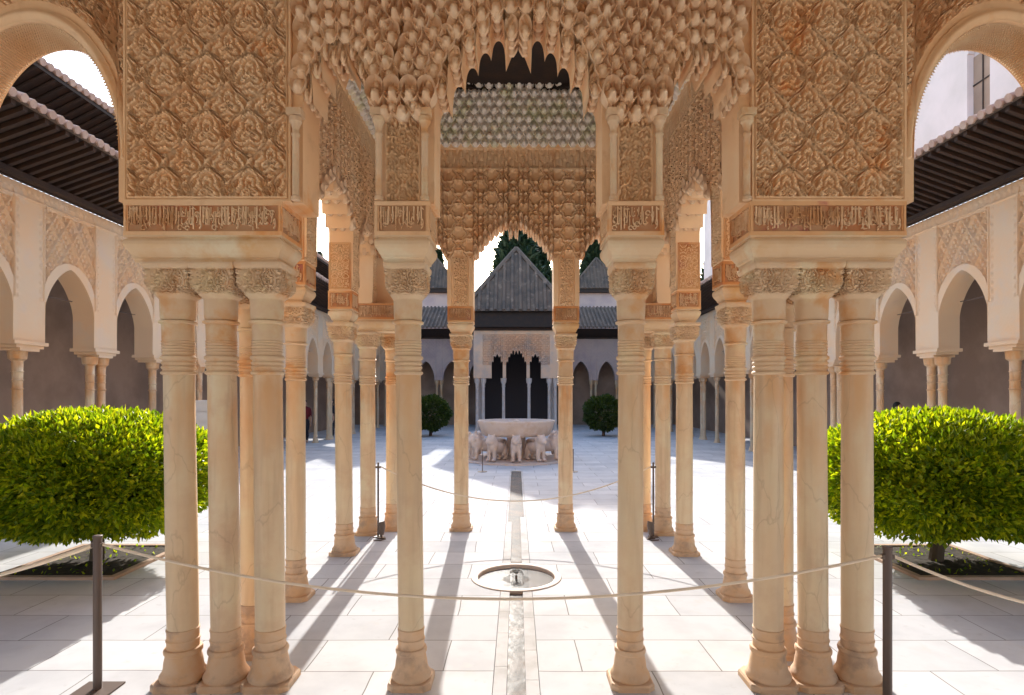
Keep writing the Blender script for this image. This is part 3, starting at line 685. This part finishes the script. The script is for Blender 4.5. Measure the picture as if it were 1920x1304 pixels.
# ------------------------------------------------------------------ court side arcades
def arcade(s):
    X = 2190
    sidew = 'left' if s < 0 else 'right'
    root = thing('arcade_building', f'long {sidew} court gallery of plaster arches under deep dark wooden eaves', 'arcade', (s*X, 5500, 0))
    cols = [2640+490*n for n in range(-3, 15)]
    ops = [((a+b)/2, 158, Lz(395), Lz(611), 'point') for a, b in zip(cols[:-1], cols[1:])]
    def h(U, V):
        k = ((U-cols[0]) % 490)-245
        o = np.zeros(U.shape)
        ins = (np.abs(k) < 160) & (V > Lz(430)) & (V < Lz(860))
        lat = diag(U-cols[0]-245, V-Lz(611), 84, 130, 8, 13)
        rr = np.sqrt((k/182)**2+((V-Lz(400))/240)**2)
        o = np.where(ins, np.where(rr < 1.0, 2, lat), o)
        o = np.where((np.abs(np.abs(k)-166) < 5) & (V > Lz(430)) & (V < Lz(870)), 6, o)
        small = 4*(np.cos(U/5)*np.cos(V/6) > .1)
        o = np.where((np.abs(k) > 176) & (np.abs(k) < 188) & (V > Lz(430)), small, o)
        return np.where((V > Lz(872)), np.where(V < Lz(880), 8, 3*(np.cos(U/5)*np.cos(V/8) > 0)), o)
    m = MB()
    relief(m, (s*X, 0, 0), (0, 1, 0), (-s, 0, 0), 1151, 4500, 779, Lz(935), 4.5, 5, h, [o for o in ops if o[0] < 4500], depth=110)
    relief(m, (s*X, 0, 0), (0, 1, 0), (-s, 0, 0), 4500, 9900, 779, Lz(935), 14, 9, h, [o for o in ops if o[0] > 4500], depth=110)
    m.build('arch_wall', M_wall, root, 50)
    # small cushion blocks on the jambs
    for i, y in enumerate(cols):
        m = MB(); m.box(*sorted((s*(X-12), s*(X+122))), y-93, y+93, 762, 778.5)
        for z0, z1, e in ((735, 748, -40), (748, 762, -18)): m.box(*sorted((s*(X-6-e*.1), s*(X+116+e*.1))), y-93-e, y+93+e, z0, z1)
        m.build('impost_cornice', M_wall, root)
    ccol = 0
    for i, y in enumerate(cols):
        for dy in ((0,) if i % 2 == 1 else (-42, 42)):
            c = MB(); x = s*(X+55)
            c.lathe([(38, 0), (38, 10), (30, 14), (27, 40), (22, 50), (21, 60), (20, 560), (25, 565), (20, 570), (20, 600), (24, 604), (20, 608), (21, 640), (25, 643), (21, 648), (22, 690), (34, 700), (38, 735)], x, y+dy, seg=20)
            c.build('column', M_shaft, root, 40)
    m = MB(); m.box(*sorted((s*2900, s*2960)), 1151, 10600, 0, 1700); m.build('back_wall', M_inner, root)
    m = MB(); m.box(*sorted((s*2301, s*2899)), 1151, 9900, 1350, 1370); m.build('ceiling', M_wood2, root)
    for y in cols[2:12:1]: MB().tube([(s*2250, y-158, 1010), (s*2250, y-332, 1010)], 2.5, 6).build('tie_rod', M_metal, root)
    # eaves: sloping soffit boards, rafters, fascia
    y0, y1 = 1405, 9500
    zi, zo, xi, xo = Lz(937), Lz(1075), X-2, 1850
    m = MB(); m.add([(s*xi, y0, zi+30), (s*xi, y1, zi+30), (s*xo, y1, zo+12), (s*xo, y0, zo+12)], [(0, 1, 2, 3)])
    m.box(*sorted((s*(X-22), s*(X-1))), y0, y1, Lz(936), Lz(990)); m.build('soffit', M_wood, root)
    m = MB()
    for y in np.arange(y0+15, y1, 52 if True else 0):
        a = [(s*xi, y, zi+8), (s*xi, y+20, zi+8), (s*xi, y+20, zi+29), (s*xi, y, zi+29)]; b = [(s*xo, y, zo-8), (s*xo, y+20, zo-8), (s*xo, y+20, zo+11), (s*xo, y, zo+11)]
        m.add(a+b, np.array([(0, 1, 5, 4), (1, 2, 6, 5), (2, 3, 7, 6), (3, 0, 4, 7), (4, 5, 6, 7)]))
    m.box(*sorted((s*(X-60), s*(X-24))), y0, y1, Lz(938), Lz(962))
    m.build('rafters', M_wood2, root)
    # tiles: plane with rows of barrel tiles whose ends show at the edge
    wx, wz = (2560, Lz(1310))
    m = MB(); m.add([(s*(xo-14), y0, zo+16), (s*(xo-14), y1, zo+16), (s*wx, y1, wz), (s*wx, y0, wz)], [(0, 1, 2, 3)])
    m.box(*sorted((s*(xo-16), s*(xo+4))), y0, y1, zo+12, zo+17)
    m.build('tile_bed', M_tile, root)
    m = MB()
    for y in np.arange(y0+22, y1, 44):
        j = random.uniform(-5, 5)
        m.tube([(s*(xo-26+j), y, zo+24), (s*(xo+120), y+random.uniform(-3, 3), zo+24+46), (s*wx, y, wz+12)], 17, 8)
    m.build('roof_tiles', M_tile_end, root, 50)
    if s < 0:
        # upper storey, its own eaves
        m = MB(); m.box(-2640, -2562, 1405, 9000, Lz(1250), Lz(1640)); m.build('upper_wall', M_wood2, root)
        m = MB(); xo2, zo2 = 2330, Lz(1600)
        m.add([(-2560, y0, Lz(1480)), (-2560, 8000, Lz(1480)), (-xo2, 8000, zo2), (-xo2, y0, zo2)], [(0, 1, 2, 3)])
        m.box(-xo2-2, -xo2+6, y0, 8000, zo2-10, zo2+10)
        for y in np.arange(y0, 8000, 60): m.tube([(-2560, y, Lz(1472)), (-xo2, y, zo2-10)], 9, 6)
        m.build('upper_eaves', M_wood, root)
        m = MB()
        for y in np.arange(y0+22, 8000, 48): m.tube([(-xo2+20, y, zo2+24), (-2560, y, zo2+110)], 19, 8)
        m.build('upper_roof_tiles', M_tile_end, root, 50)
    else:
        m = MB(); ww = [(1560, 60), (2740, 75), (3250, 75), (4300, 80), (5200, 80)]
        def hw(U, V):
            o = np.zeros(U.shape)
            for c, a in ww:
                t = np.sqrt(np.clip(1-((U-c)/a)**2, 0, 1)); top = Lz(1900)+70*t
                o = np.where((np.abs(U-c) < a) & (V > Lz(1560)) & (V < top), -30, o)
            return o
        relief(m, (2560, 0, 0), (0, 1, 0), (-1, 0, 0), 1151, 8000, Lz(1250), Lz(2600), 10, 10, hw, depth=60)
        m.build('upper_wall', M_lilac, root)
        for c, a in ww:
            w = MB(); w.box(2588, 2594, c-a+5, c+a-5, Lz(1562), Lz(1905)); wo = w.build('niche_back', M_inner, root)  # panel in a bare niche, its brown colour painting the recess shadow
            w = MB(); w.box(2583, 2587.5, c-3, c+3, Lz(1563), Lz(1900)); w.box(2583, 2587.5, c-a+6, c+a-6, Lz(1740), Lz(1747)); w.build('frame', M_wood2, wo)
    return root
arcade(-1); arcade(1)

# ------------------------------------------------------------------ far end of the court
def fend():
    Y = 9900
    root = thing('gallery_building', 'far end gallery with lilac plaster arches and low tiled roof', 'arcade', (0, Y, 0))
    cs = [-2180+436*n for n in range(11)]
    ops = [((a+b)/2, 140, Lz(300), Lz(560), 'point') for a, b in zip(cs[:-1], cs[1:])]
    def h(U, V):
        k = ((U-cs[0]) % 436)-218
        return np.where((np.abs(np.abs(k)-160) < 8), 8, np.where((V > Lz(600)), 5*(np.cos(U/9)*np.cos(V/9) > .2), 0))
    m = MB(); relief(m, (0, Y, 0), (1, 0, 0), (0, -1, 0), -2188, 2188, 779, Lz(935), 12, 12, h, ops, depth=110); m.build('arch_wall', M_far, root, 50)
    for i, x in enumerate(cs):
        for dx in ((-38, 38) if i % 2 == 0 else (-38, 38)):
            c = MB(); c.lathe([(36, 0), (36, 20), (22, 50), (20, 640), (24, 650), (22, 690), (36, 720), (38, 778)], x+dx, Y+55, seg=12); c.build('column', M_shaft, root, 40)
    MB().box(-2900, 2900, Y+620, Y+680, 0, 1500).build('back_wall', M_inner, root)
    MB().box(-2188, 2188, Y+112, Y+619, 1330, 1350).build('ceiling', M_wood2, root)
    m = MB(); m.box(-2188, 2188, Y-18, Y-1, Lz(936), Lz(990)); m.add([(-1850, Y-340, Lz(1075)), (1850, Y-340, Lz(1075)), (2188, Y-2, Lz(960)), (-2188, Y-2, Lz(960))], [(0, 1, 2, 3)])
    m.build('soffit', M_wood, root)
    m = MB(); m.add([(-1850, Y-350, Lz(1085)), (1850, Y-350, Lz(1085)), (2300, Y+600, Lz(1560)), (-2300, Y+600, Lz(1560))], [(0, 1, 2, 3)])
    for x in np.arange(-1850, 1851, 66): m.tube([(x, Y-362, Lz(1092)), (x, Y+600, Lz(1568))], 19, 6)
    m.build('roof_tiles', M_tile, root, 50)
    for s in (-1, 1):
        t = thing('tower_pavilion', f"small {'left' if s < 0 else 'right'} rooftop block with pale wall and pointed tiled roof beyond the far gallery", 'building', (s*1560, 11500, 0))
        MB().box(s*1560-420, s*1560+420, 11100, 11800, 1300, Lz(1920)).build('wall', M_far, t)
        MB().box(s*1560-500, s*1560+500, 11020, 11880, Lz(1921), Lz(1990)).build('eaves', M_wood, t)
        m = MB(); hip_roof(m, s*1560-520, s*1560+520, 11000, 11900, Lz(1991), Lz(2650), r=18); m.build('roof', M_tile, t)
fend()
def farpav():
    Y = 8580; D = 1150; W_ = 575
    root = thing('pavilion', 'far shaded pavilion with pyramid tiled roof and three lobed arches behind the fountain', 'pavilion', (0, Y+500, 0))
    ops = [(-280, 82, Lz(400), Lz(600), 3), (0, 150, Lz(400), Lz(650), 5), (280, 82, Lz(400), Lz(600), 3)]
    PF = arch_prof(ops, 779)
    def h(U, V):
        o = sebka(U, V, 62, 72, 9, 9)*np.clip((V-PF(U)-14)/20, 0, 1)
        return np.where((V < Lz(430)) | (V > Lz(880)) | (np.abs(U) > 490), 0, o)
    m = MB(); relief(m, (0, Y, 0), (1, 0, 0), (0, -1, 0), -W_-50, W_+50, 779, Lz(935), 4, 4.5, h, ops, depth=100)
    for s in (-1, 1):
        relief(m, (s*(W_+50), 0, 0), (0, 1, 0), (s, 0, 0), Y+100.5, Y+D, 779, Lz(935), 14, 14, None, [(Y+100+a, 120, Lz(400), Lz(620), 'point') for a in (230, 560, 890)], depth=100)
    m.build('arch_wall', M_farp, root, 50)
    for x, y in [(x, Y+50) for x in (-575, -485, -187, 187, 485, 575)]+[(s*575, Y+b) for s in (-1, 1) for b in (300, 620, 950)]:
        c = MB(); c.lathe([(40, 0), (40, 20), (24, 50), (22, 640), (27, 650), (25, 690), (40, 720), (44, 778)], x, y, seg=14); c.build('column', M_fount, root, 40)
    MB().box(-W_-70, W_+70, Y-25, Y+D, Lz(936), Lz(975)).build('architrave', M_wood2, root)
    MB().box(-W_-140, W_+140, Y-110, Y+D, Lz(976), Lz(1195)).build('eaves', M_wood, root)
    m = MB(); hip_roof(m, -W_-200, W_+200, Y-190, Y+D+190, Lz(1196), Lz(2260), r=31); m.build('roof', M_tile, root, 50)
    MB().box(-W_-49, W_+49, Y+D-20, Y+D+20, 0, 1450).build('back_wall', M_shade, root)  # added dark sheet, painting the shade seen through the arches
farpav()

# ------------------------------------------------------------------ fountain
FCY = 4895.0
ft = thing('fountain', 'twelve sided marble fountain bowl carried on the backs of stone lions', 'fountain', (0, FCY, 0))
m = MB(); m.lathe([(1, 255), (200, 262), (285, 300), (300, 318), (306, 326), (322, 326), (324, 316), (316, 300), (304, 262), (288, 216), (270, 200), (120, 196), (80, 190), (70, 30), (95, 8)], 0, FCY, seg=24); m.build('bowl', M_fount, ft, 25)
MB().lathe([(470, 0), (470, 10), (462, 14), (1, 14)], 0, FCY, seg=12).build('base_slab', M_fount, ft)
MB().lathe([(275, 300), (100, 300.5), (1, 300.5)], 0, FCY, seg=32).build('bowl_water', M_water, ft)
MB().lathe([(26, 262), (22, 300), (30, 318), (14, 326), (5, 332)], 0, FCY, seg=16).build('spout', M_fount, ft, 40)
def ellipsoid_mesh(parts, name, material, vox, parent=None):
    """several stretched balls and limbs fused by voxel remesh into one continuous surface (units, local)"""
    m = MB()
    for (c, rad, rot) in parts:
        n1, n2 = 12, 16; a = np.linspace(0, math.pi, n1); b = np.linspace(0, 2*math.pi, n2, endpoint=False)
        P = np.stack([np.sin(a)[:, None]*np.cos(b), np.sin(a)[:, None]*np.sin(b), np.cos(a)[:, None]*np.ones(n2)], -1)*np.array(rad)
        Rm = np.array(Euler(rot).to_matrix()); P = P@Rm.T+np.array(c); m.grid(P, True)
    ob = m.build(name+'_raw', material)
    md = ob.modifiers.new('r', 'REMESH'); md.mode = 'VOXEL'; md.voxel_size = vox*u; md.use_smooth_shade = True
    s2 = ob.modifiers.new('s', 'SMOOTH'); s2.iterations = 3
    bpy.context.view_layer.update()
    me = bpy.data.meshes.new_from_object(ob.evaluated_get(bpy.context.evaluated_depsgraph_get()))
    me.name = name; bpy.data.objects.remove(ob)
    return me
# lion looks along -Y
lp = [((0, 25, 118), (44, 105, 46), (0, 0, 0)), ((0, -52, 140), (50, 52, 62), (0, 0, 0)), ((0, 95, 108), (44, 45, 50), (0, 0, 0)),
      ((0, -88, 186), (42, 42, 44), (0, 0, 0)), ((0, -122, 176), (26, 24, 22), (0, 0, 0)), ((0, -60, 180), (46, 34, 44), (0, 0, 0)),
      ((-28, -78, 226), (10, 8, 13), (0, 0, 0)), ((28, -78, 226), (10, 8, 13), (0, 0, 0)), ((0, 140, 110), (9, 14, 46), (.2, 0, 0)), ((0, -138, 184), (10, 8, 8), (0, 0, 0))]
for sx in (-1, 1):
    lp += [((sx*27, -72, 70), (18, 20, 70), (0, 0, 0)), ((sx*27, -84, 20), (19, 30, 12), (0, 0, 0)),
           ((sx*30, 100, 82), (20, 34, 42), (0, 0, 0)), ((sx*29, 108, 40), (14, 16, 42), (-.15, 0, 0)), ((sx*29, 92, 18), (18, 28, 11), (0, 0, 0))]
lion_me = ellipsoid_mesh(lp, 'lion_statue', M_fount, 5.5)
hh = ['front', 'front right', 'right front', 'right side', 'right rear', 'rear right', 'rear', 'rear left', 'left rear', 'left side', 'left front', 'front left']
LL = {0: 'weathered stone lion facing the viewer at the centre front of the fountain', 1: 'pinkish stone lion just right of the front lion under the bowl', 2: 'stone lion turned right beside the back pavilion column on the right',
      11: 'stone lion just left of the front lion under the bowl', 10: 'stone lion turned left beside the back pavilion column on the left'}
for i in range(12):
    a = R(-90+30*i); rr = 315
    o = bpy.data.objects.new('lion_statue', lion_me); COL.objects.link(o)
    o.location = Vector((rr*math.cos(a), FCY+rr*math.sin(a), 13))*u; o.rotation_euler = (0, 0, a+R(90)); o.scale = (.92, .92, .92)
    tag(o, LL.get(i, f'stone lion at the {hh[i]} of the fountain ring, {"mostly hidden behind the others" if 3<i<9 else "seen from its flank"}'), 'statue', 'stone lions carrying the fountain bowl')

# ------------------------------------------------------------------ trees in beds
def leaves(mb, P, Nn, ln, wd, droop=.35):
    n = len(P); Z = np.array((0, 0, 1.))
    d = Nn+rng.normal(0, .55, (n, 3)); d[:, 2] -= droop*rng.random(n); d /= np.linalg.norm(d, axis=1, keepdims=True)
    s = np.cross(d, rng.normal(0, 1, (n, 3))+Z*1.2); s /= np.linalg.norm(s, axis=1, keepdims=True)
    nn = np.cross(s, d)
    l = (ln*(.7+.6*rng.random(n)))[:, None]; w = (wd*(.7+.6*rng.random(n)))[:, None]
    p0 = P; p1 = P+d*l*.45+s*w-nn*w*.25; p2 = P+d*l; p3 = P+d*l*.45-s*w-nn*w*.25; pm = P+d*l*.5+nn*w*.15
    V = np.stack([p0, p1, p2, p3, pm], 1).reshape(-1, 3)
    b = (np.arange(n)*5)[:, None]
    F_ = np.concatenate([b+np.array([0, 1, 4]), b+np.array([1, 2, 4]), b+np.array([2, 3, 4]), b+np.array([3, 0, 4])])
    mb.add(V, F_)
def orange_tree(s, label):
    cx, cy, cz = s*1355, 1895, 262
    t = thing('orange_tree', label, 'tree', (cx, cy, 0), 'trimmed orange trees in the court')
    n = 27000; dv = rng.normal(0, 1, (n, 3)); dv /= np.linalg.norm(dv, axis=1, keepdims=True)
    e = 2.5; k = (np.abs(dv[:, 0])**e+np.abs(dv[:, 1])**e+np.abs(dv[:, 2])**2.2)**(-1/e)
    q = dv*k[:, None]
    lump = 1+.05*np.sin(q[:, 0]*7+s)*np.cos(q[:, 1]*6)+.05*np.sin(q[:, 2]*9+q[:, 0]*5)
    depth = 1-np.abs(rng.normal(0, .10, n))
    keep = ~((q[:, 2] < -.75) & (rng.random(n) < .45))
    P = (q*np.array((358, 345, 190))*(lump*depth)[:, None])[keep]
    N_ = (q/np.array((1, 1, .8)))[keep]; N_ /= np.linalg.norm(N_, axis=1, keepdims=True)
    P[:, 2] += (1-(P[:, 0]/360)**2-(P[:, 1]/345)**2*.6)*24
    m = MB(); leaves(m, P+np.array((cx, cy, cz)), N_+np.array((0, 0, .25)), 20, 5)
    q2 = rng.normal(0, 1, (7000, 3)); q2 /= np.linalg.norm(q2, axis=1, keepdims=True); q2 *= (rng.random(7000)**.5*.8)[:, None]
    leaves(m, q2*np.array((350, 335, 180))+np.array((cx, cy, cz)), q2, 42, 13)
    # sprigs sticking out of the top
    ns = 2600; a = rng.random((ns, 2))*2-1
    a = a[(np.abs(a)**2.5).sum(1) < .93]; ns = len(a); Pt = np.stack([a[:, 0]*350, a[:, 1]*335, 188*np.clip(1-(np.abs(a)**2.5).sum(1), 0, 1)**.42+(1-a[:, 0]**2-a[:, 1]**2*.6)*24+rng.random(ns)*24-10], -1)
    leaves(m, Pt+np.array((cx, cy, cz)), np.tile((0, 0, 1.), (ns, 1)), 22, 4.6, droop=-.2)
    m.build('crown', M_leaf, t)
    m = MB()
    m.tube([(cx, cy, 0), (cx+6, cy-4, 70), (cx-4, cy, 140), (cx, cy, 230)], 22, 10, 13)
    for i in range(9):
        b = i*.7; z = 110+12*i
        m.tube([(cx, cy, z), (cx+110*math.cos(b), cy+110*math.sin(b), z+60), (cx+240*math.cos(b+.2), cy+230*math.sin(b+.2), z+90)], 9, 7, 3)
    m.build('trunk', M_bark, t)
    b = thing('planting_bed', f"square earth bed with stone kerb under the {'left' if s < 0 else 'right'} orange tree", 'garden bed', (cx, cy, 0), 'earth beds in the paving')
    m = MB()
    for q_ in ((-186, 186, -191, -172), (-186, 186, 172, 191), (-186, -167, -171.5, 171.5), (167, 186, -171.5, 171.5)): m.box(cx+q_[0], cx+q_[1], cy+q_[2], cy+q_[3], .2, 9)
    m.build('kerb', M_curb, b)
    gx = np.linspace(-166, 166, 40); G = np.array([[(cx+x, cy+y, 4+rng.random()*3.5) for y in gx*1.03] for x in gx]); m = MB(); m.grid(G); m.build('soil', M_soil, b, True)
    m = MB(); pts = np.stack([cx+rng.uniform(-160, 160, 110), cy+rng.uniform(-165, 165, 110), np.full(110, 6.)], -1); leaves(m, pts, np.tile((0, 0, .6), (110, 1)), 12, 3.5); m.build('weeds', M_leaf, b)['kind'] = 'stuff'
orange_tree(-1, 'box trimmed orange tree with bright green leaves on the left of the court')
orange_tree(1, 'box trimmed orange tree with bright green leaves on the right of the court')
def small_tree(x, y, label):
    t = thing('orange_tree', label, 'tree', (x, y, 0), 'trimmed orange trees in the court')
    n = 5000; dv = rng.normal(0, 1, (n, 3)); dv /= np.linalg.norm(dv, axis=1, keepdims=True)
    P = dv*np.array((250, 250, 215))*(1-np.abs(rng.normal(0, .12, n)))[:, None]*(1+.08*np.sin(dv[:, 0]*8)*np.cos(dv[:, 2]*7))[:, None]
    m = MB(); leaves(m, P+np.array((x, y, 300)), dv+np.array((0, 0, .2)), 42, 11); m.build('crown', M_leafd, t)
    m = MB(); m.tube([(x, y, 0), (x, y, 160)], 22, 8, 16); m.build('trunk', M_bark, t)
small_tree(-1110, 7600, 'small dark round tree in the shade at the far left of the court')
small_tree(1130, 7600, 'small dark round tree in the shade at the far right of the court')

# cypresses beyond the roofs
def cypress(px, k, top_px, wpx, label, seed):
    x = (px-968)*k; y = K*k; H = 540+(740-top_px)*k; w = wpx*k/2
    t = thing('cypress_tree', label, 'tree', (x, y, 0), 'cypresses behind the palace roofs')
    n = 7000; z = rng.random(n)**.8; rad = w*np.clip(1.15*(1-z)**.75, .03, 1)*np.clip(z/.12, 0, 1)
    th = rng.random(n)*2*math.pi; lump = 1+.22*np.sin(th*3+z*22+seed)+.12*np.sin(th*5-z*40)
    rr = rad*lump*(1-np.abs(rng.normal(0, .22, n)))
    P = np.stack([x+rr*np.cos(th), y+rr*np.sin(th), H*.1+z*H*.9], -1)
    N_ = np.stack([np.cos(th)*.6, np.sin(th)*.6, np.full(n, .9)], -1)
    m = MB(); leaves(m, P, N_, w*.32+20, w*.07+6, 0); m.build('crown', M_cyp, t)
    m = MB(); m.tube([(x, y, 0), (x, y, H*.5), (x, y, H*.93)], w*.12, 8, 6); m.build('trunk', M_bark, t)
cypress(970, 13, 408, 130, 'broad dark cypress rising behind the far pavilion roof', 1)
cypress(1112, 13.5, 425, 74, 'tall pointed cypress seen through the right side arch of the pavilion', 2)
cypress(822, 14, 474, 52, 'slim cypress seen through the left side arch of the pavilion', 3)
cypress(598, 14, 478, 40, 'slim dark cypress seen in the gap behind the left foreground cluster', 4)
cypress(1345, 12.5, 385, 74, 'tall dark cypress seen in the gap behind the right foreground cluster', 5)
cypress(1010, 14.5, 440, 80, 'dark cypress close behind the right slope of the far pavilion roof', 6)

# ------------------------------------------------------------------ rope barriers
def post(x, y, label, h=283, r=7.2):
    t = thing('rope_post', label, 'post', (x, y, 0), 'rope barrier posts')
    MB().lathe([(r, 2), (r, h-6), (r*1.1, h-5), (r*1.1, h-1), (r*.8, h)], x, y, seg=18).build('pole', M_metal, t, 40)
    m = MB(); m.box(x-r*4.7, x+r*4.7, y-r*3.6, y+r*3.6, .3, 3.4); m.build('foot_plate', M_metal, t)
    MB().box(x-10, x+10, y-4, y+4, h-22, h-14).build('rope_clip', M_metal, t)
    return t
def rope(a, b, sag, label, r=2.6, n=40):
    a, b = np.array(a, float), np.array(b, float); pts = []
    for t in np.linspace(0, 1, n):
        p = a*(1-t)+b*t; p[2] -= sag*4*t*(1-t); pts.append(p)
    m = MB(); m.tube(pts, r, 8); o = solo(m, 'barrier_rope', M_rope, label, 'rope', tuple(a), 'barrier ropes', 40); return o
pL = ((183-968)*.974, K*.974); pR = ((1664-968)*.905, K*.905)
post(*pL, 'dark metal rope post in the left foreground'); post(*pR, 'dark metal rope post in the right foreground')
rope((pL[0]+10, pL[1], 266), (pR[0]-10, pR[1], 266), 86, 'long slack rope drawn across in front of the foreground columns')
rope((pL[0]-10, pL[1], 266), (-1400, 700, 266), 60, 'upper beige rope leading left from the left foreground post')
rope((pL[0]-10, pL[1]+6, 262), (-1500, 820, 262), 66, 'lower beige rope leading left from the left foreground post')
rope((pR[0]+10, pR[1], 266), (1330, 840, 262), 80, 'beige rope sagging right from the right foreground post')
post(-1400, 700, 'rope post outside the picture on the left'); post(1336, 840, 'rope post outside the picture on the right')
kp = 2.02
post(-545+22, K*kp, 'thin dark rope post beside the far left pavilion corner', r=3.6); post(545-26, K*kp, 'thin dark rope post beside the far right pavilion corner', r=3.6)
rope((-513, K*kp, 266), (509, K*kp, 266), 130, 'slack rope hung across the far side of the pavilion', r=2.4)
for s in (-1, 1):
    t = thing('stanchion', f"thin floor stanchion {'left' if s < 0 else 'right'} of the fountain", 'post', ((-63 if s < 0 else 106)*3.75, K*3.75, 0), 'thin stanchions before the fountain')
    x = (-63 if s < 0 else 106)*3.75
    MB().lathe([(34, .3), (34, 3), (4, 6), (3, 10), (3, 150), (5, 152), (5, 158)], x, K*3.72, seg=16).build('pole', M_metal, t, 40)
# small floor lamps at the far corners
for s in (-1, 1):
    t = thing('spotlight', f"small floor spotlight at the foot of the far {'left' if s < 0 else 'right'} pavilion corner", 'spotlight', (s*505, K*2.02, 0), 'floor spotlights')
    x, y = s*(506), K*2.0
    MB().lathe([(16, .3), (16, 4), (5, 6), (5, 14)], x, y, seg=14).build('stand', M_metal, t, 40)
    m = MB(); m.tube([(x, y-4, 16), (x+s*-4, y-2, 46), (x, y, 62)], 11, 12, 14); m.build('lamp_head', M_metal, t, 40)
    m = MB(); m.tube([(x, y, 4), (x-s*20, y-18, 2.5), (x-s*5, y-40, 2), (x+s*22, y-30, 2)], 2, 6); m.build('cable', M_metal, t, 40)
# white slatted bench box at the left gallery
t = thing('counter', 'white slatted counter standing behind the left foreground cluster', 'counter', (-1960, 3600, 0))
m = MB(); m.box(-2110, -1830, 3560, 3700, 0, 492); m.build('body', M_white, t)
m = MB()
for z in range(5, 480, 62): m.box(-2112, -1828, 3553, 3559.5, z, z+57)
m.build('slats', M_white, t); MB().box(-2120, -1820, 3545, 3715, 493, 504).build('top', M_white, t)

# ------------------------------------------------------------------ visitors
def person(x, y, H, face, shirt, trousers, label, sit=False):
    s_ = H/470.0; t = thing('person', label, 'person', (x, y, 0), 'visitors in the shaded galleries')
    def F(parts): return [(tuple(c), tuple(r_), rot) for c, r_, rot in parts]
    head = [((0, 0, 435), (21, 25, 30), (0, 0, 0)), ((0, -24, 430), (5, 7, 8), (0, 0, 0)), ((0, 0, 398), (14, 14, 26), (0, 0, 0)), ((0, -6, 415), (14, 18, 14), (0, 0, 0)), ((-22, 2, 433), (4, 6, 8), (0, 0, 0)), ((22, 2, 433), (4, 6, 8), (0, 0, 0))]
    body = head+[((0, 0, 340), (44, 26, 62), (0, 0, 0)), ((0, 0, 270), (38, 25, 45), (0, 0, 0)), ((0, 0, 372), (52, 20, 22), (0, 0, 0))]
    arms = []
    for sx in (-1, 1):
        arms += [((sx*56, 0, 330), (14, 14, 56), (0, sx*-.12, 0)), ((sx*63, -12, 250), (11, 11, 48), (.22, 0, 0))]
        body += [((sx*64, -22, 198), (9, 13, 22), (.1, 0, 0)), ((sx*24, 0, 190), (23, 24, 80), (0, 0, 0)), ((sx*24, 2, 75), (15, 17, 78), (0, 0, 0)), ((sx*25, -14, 10), (13, 30, 11), (0, 0, 0))]
    body += arms
    def mk(parts, name, mt, vox, grow=0, parent=t):
        me = ellipsoid_mesh([(c, tuple(v+grow for v in r_), rot) for c, r_, rot in parts], name, mt, vox)
        o = bpy.data.objects.new(name, me); COL.objects.link(o); o.parent = parent; o.scale = (s_,)*3; o.rotation_euler = (0, 0, face); return o
    mk(body, 'body', M_skin, 6)
    mk([((0, 8, 446), (24, 24, 26), (0, 0, 0)), ((0, 14, 425), (20, 16, 24), (0, 0, 0))], 'hair', M_hair, 5)
    mk([b for b in body if 250 < b[0][2] < 385]+[((sx*56, 0, 335), (14, 14, 50), (0, sx*-.12, 0)) for sx in (-1, 1)], 'shirt', shirt, 6, 4)
    mk([((sx*24, 0, 190), (23, 24, 80), (0, 0, 0)) for sx in (-1, 1)]+[((sx*24, 2, 80), (15, 17, 72), (0, 0, 0)) for sx in (-1, 1)]+[((0, 0, 250), (38, 25, 34), (0, 0, 0))], 'trousers', trousers, 6, 4)
    return t
person(2250+200, 3760, 492, .6, M_cdark, M_cdark, 'person in dark clothes behind the right orange tree, only the black haired head showing')
person(2390, 2790, 425, -.4, M_cdark, M_cdark, 'person in black by the right edge, bent shadow dark behind the orange tree')
person(2440, 4300, 500, 1.2, M_cblue, M_cdark, 'person in a pale blue shirt glimpsed between the right foreground columns')
person(-2380, 6600, 480, .3, M_cred, M_cdark, 'person in a dark red top standing in the left gallery')
person(-2300, 7300, 490, -.8, M_cdark, M_cdark, 'person in black standing deeper in the left gallery')
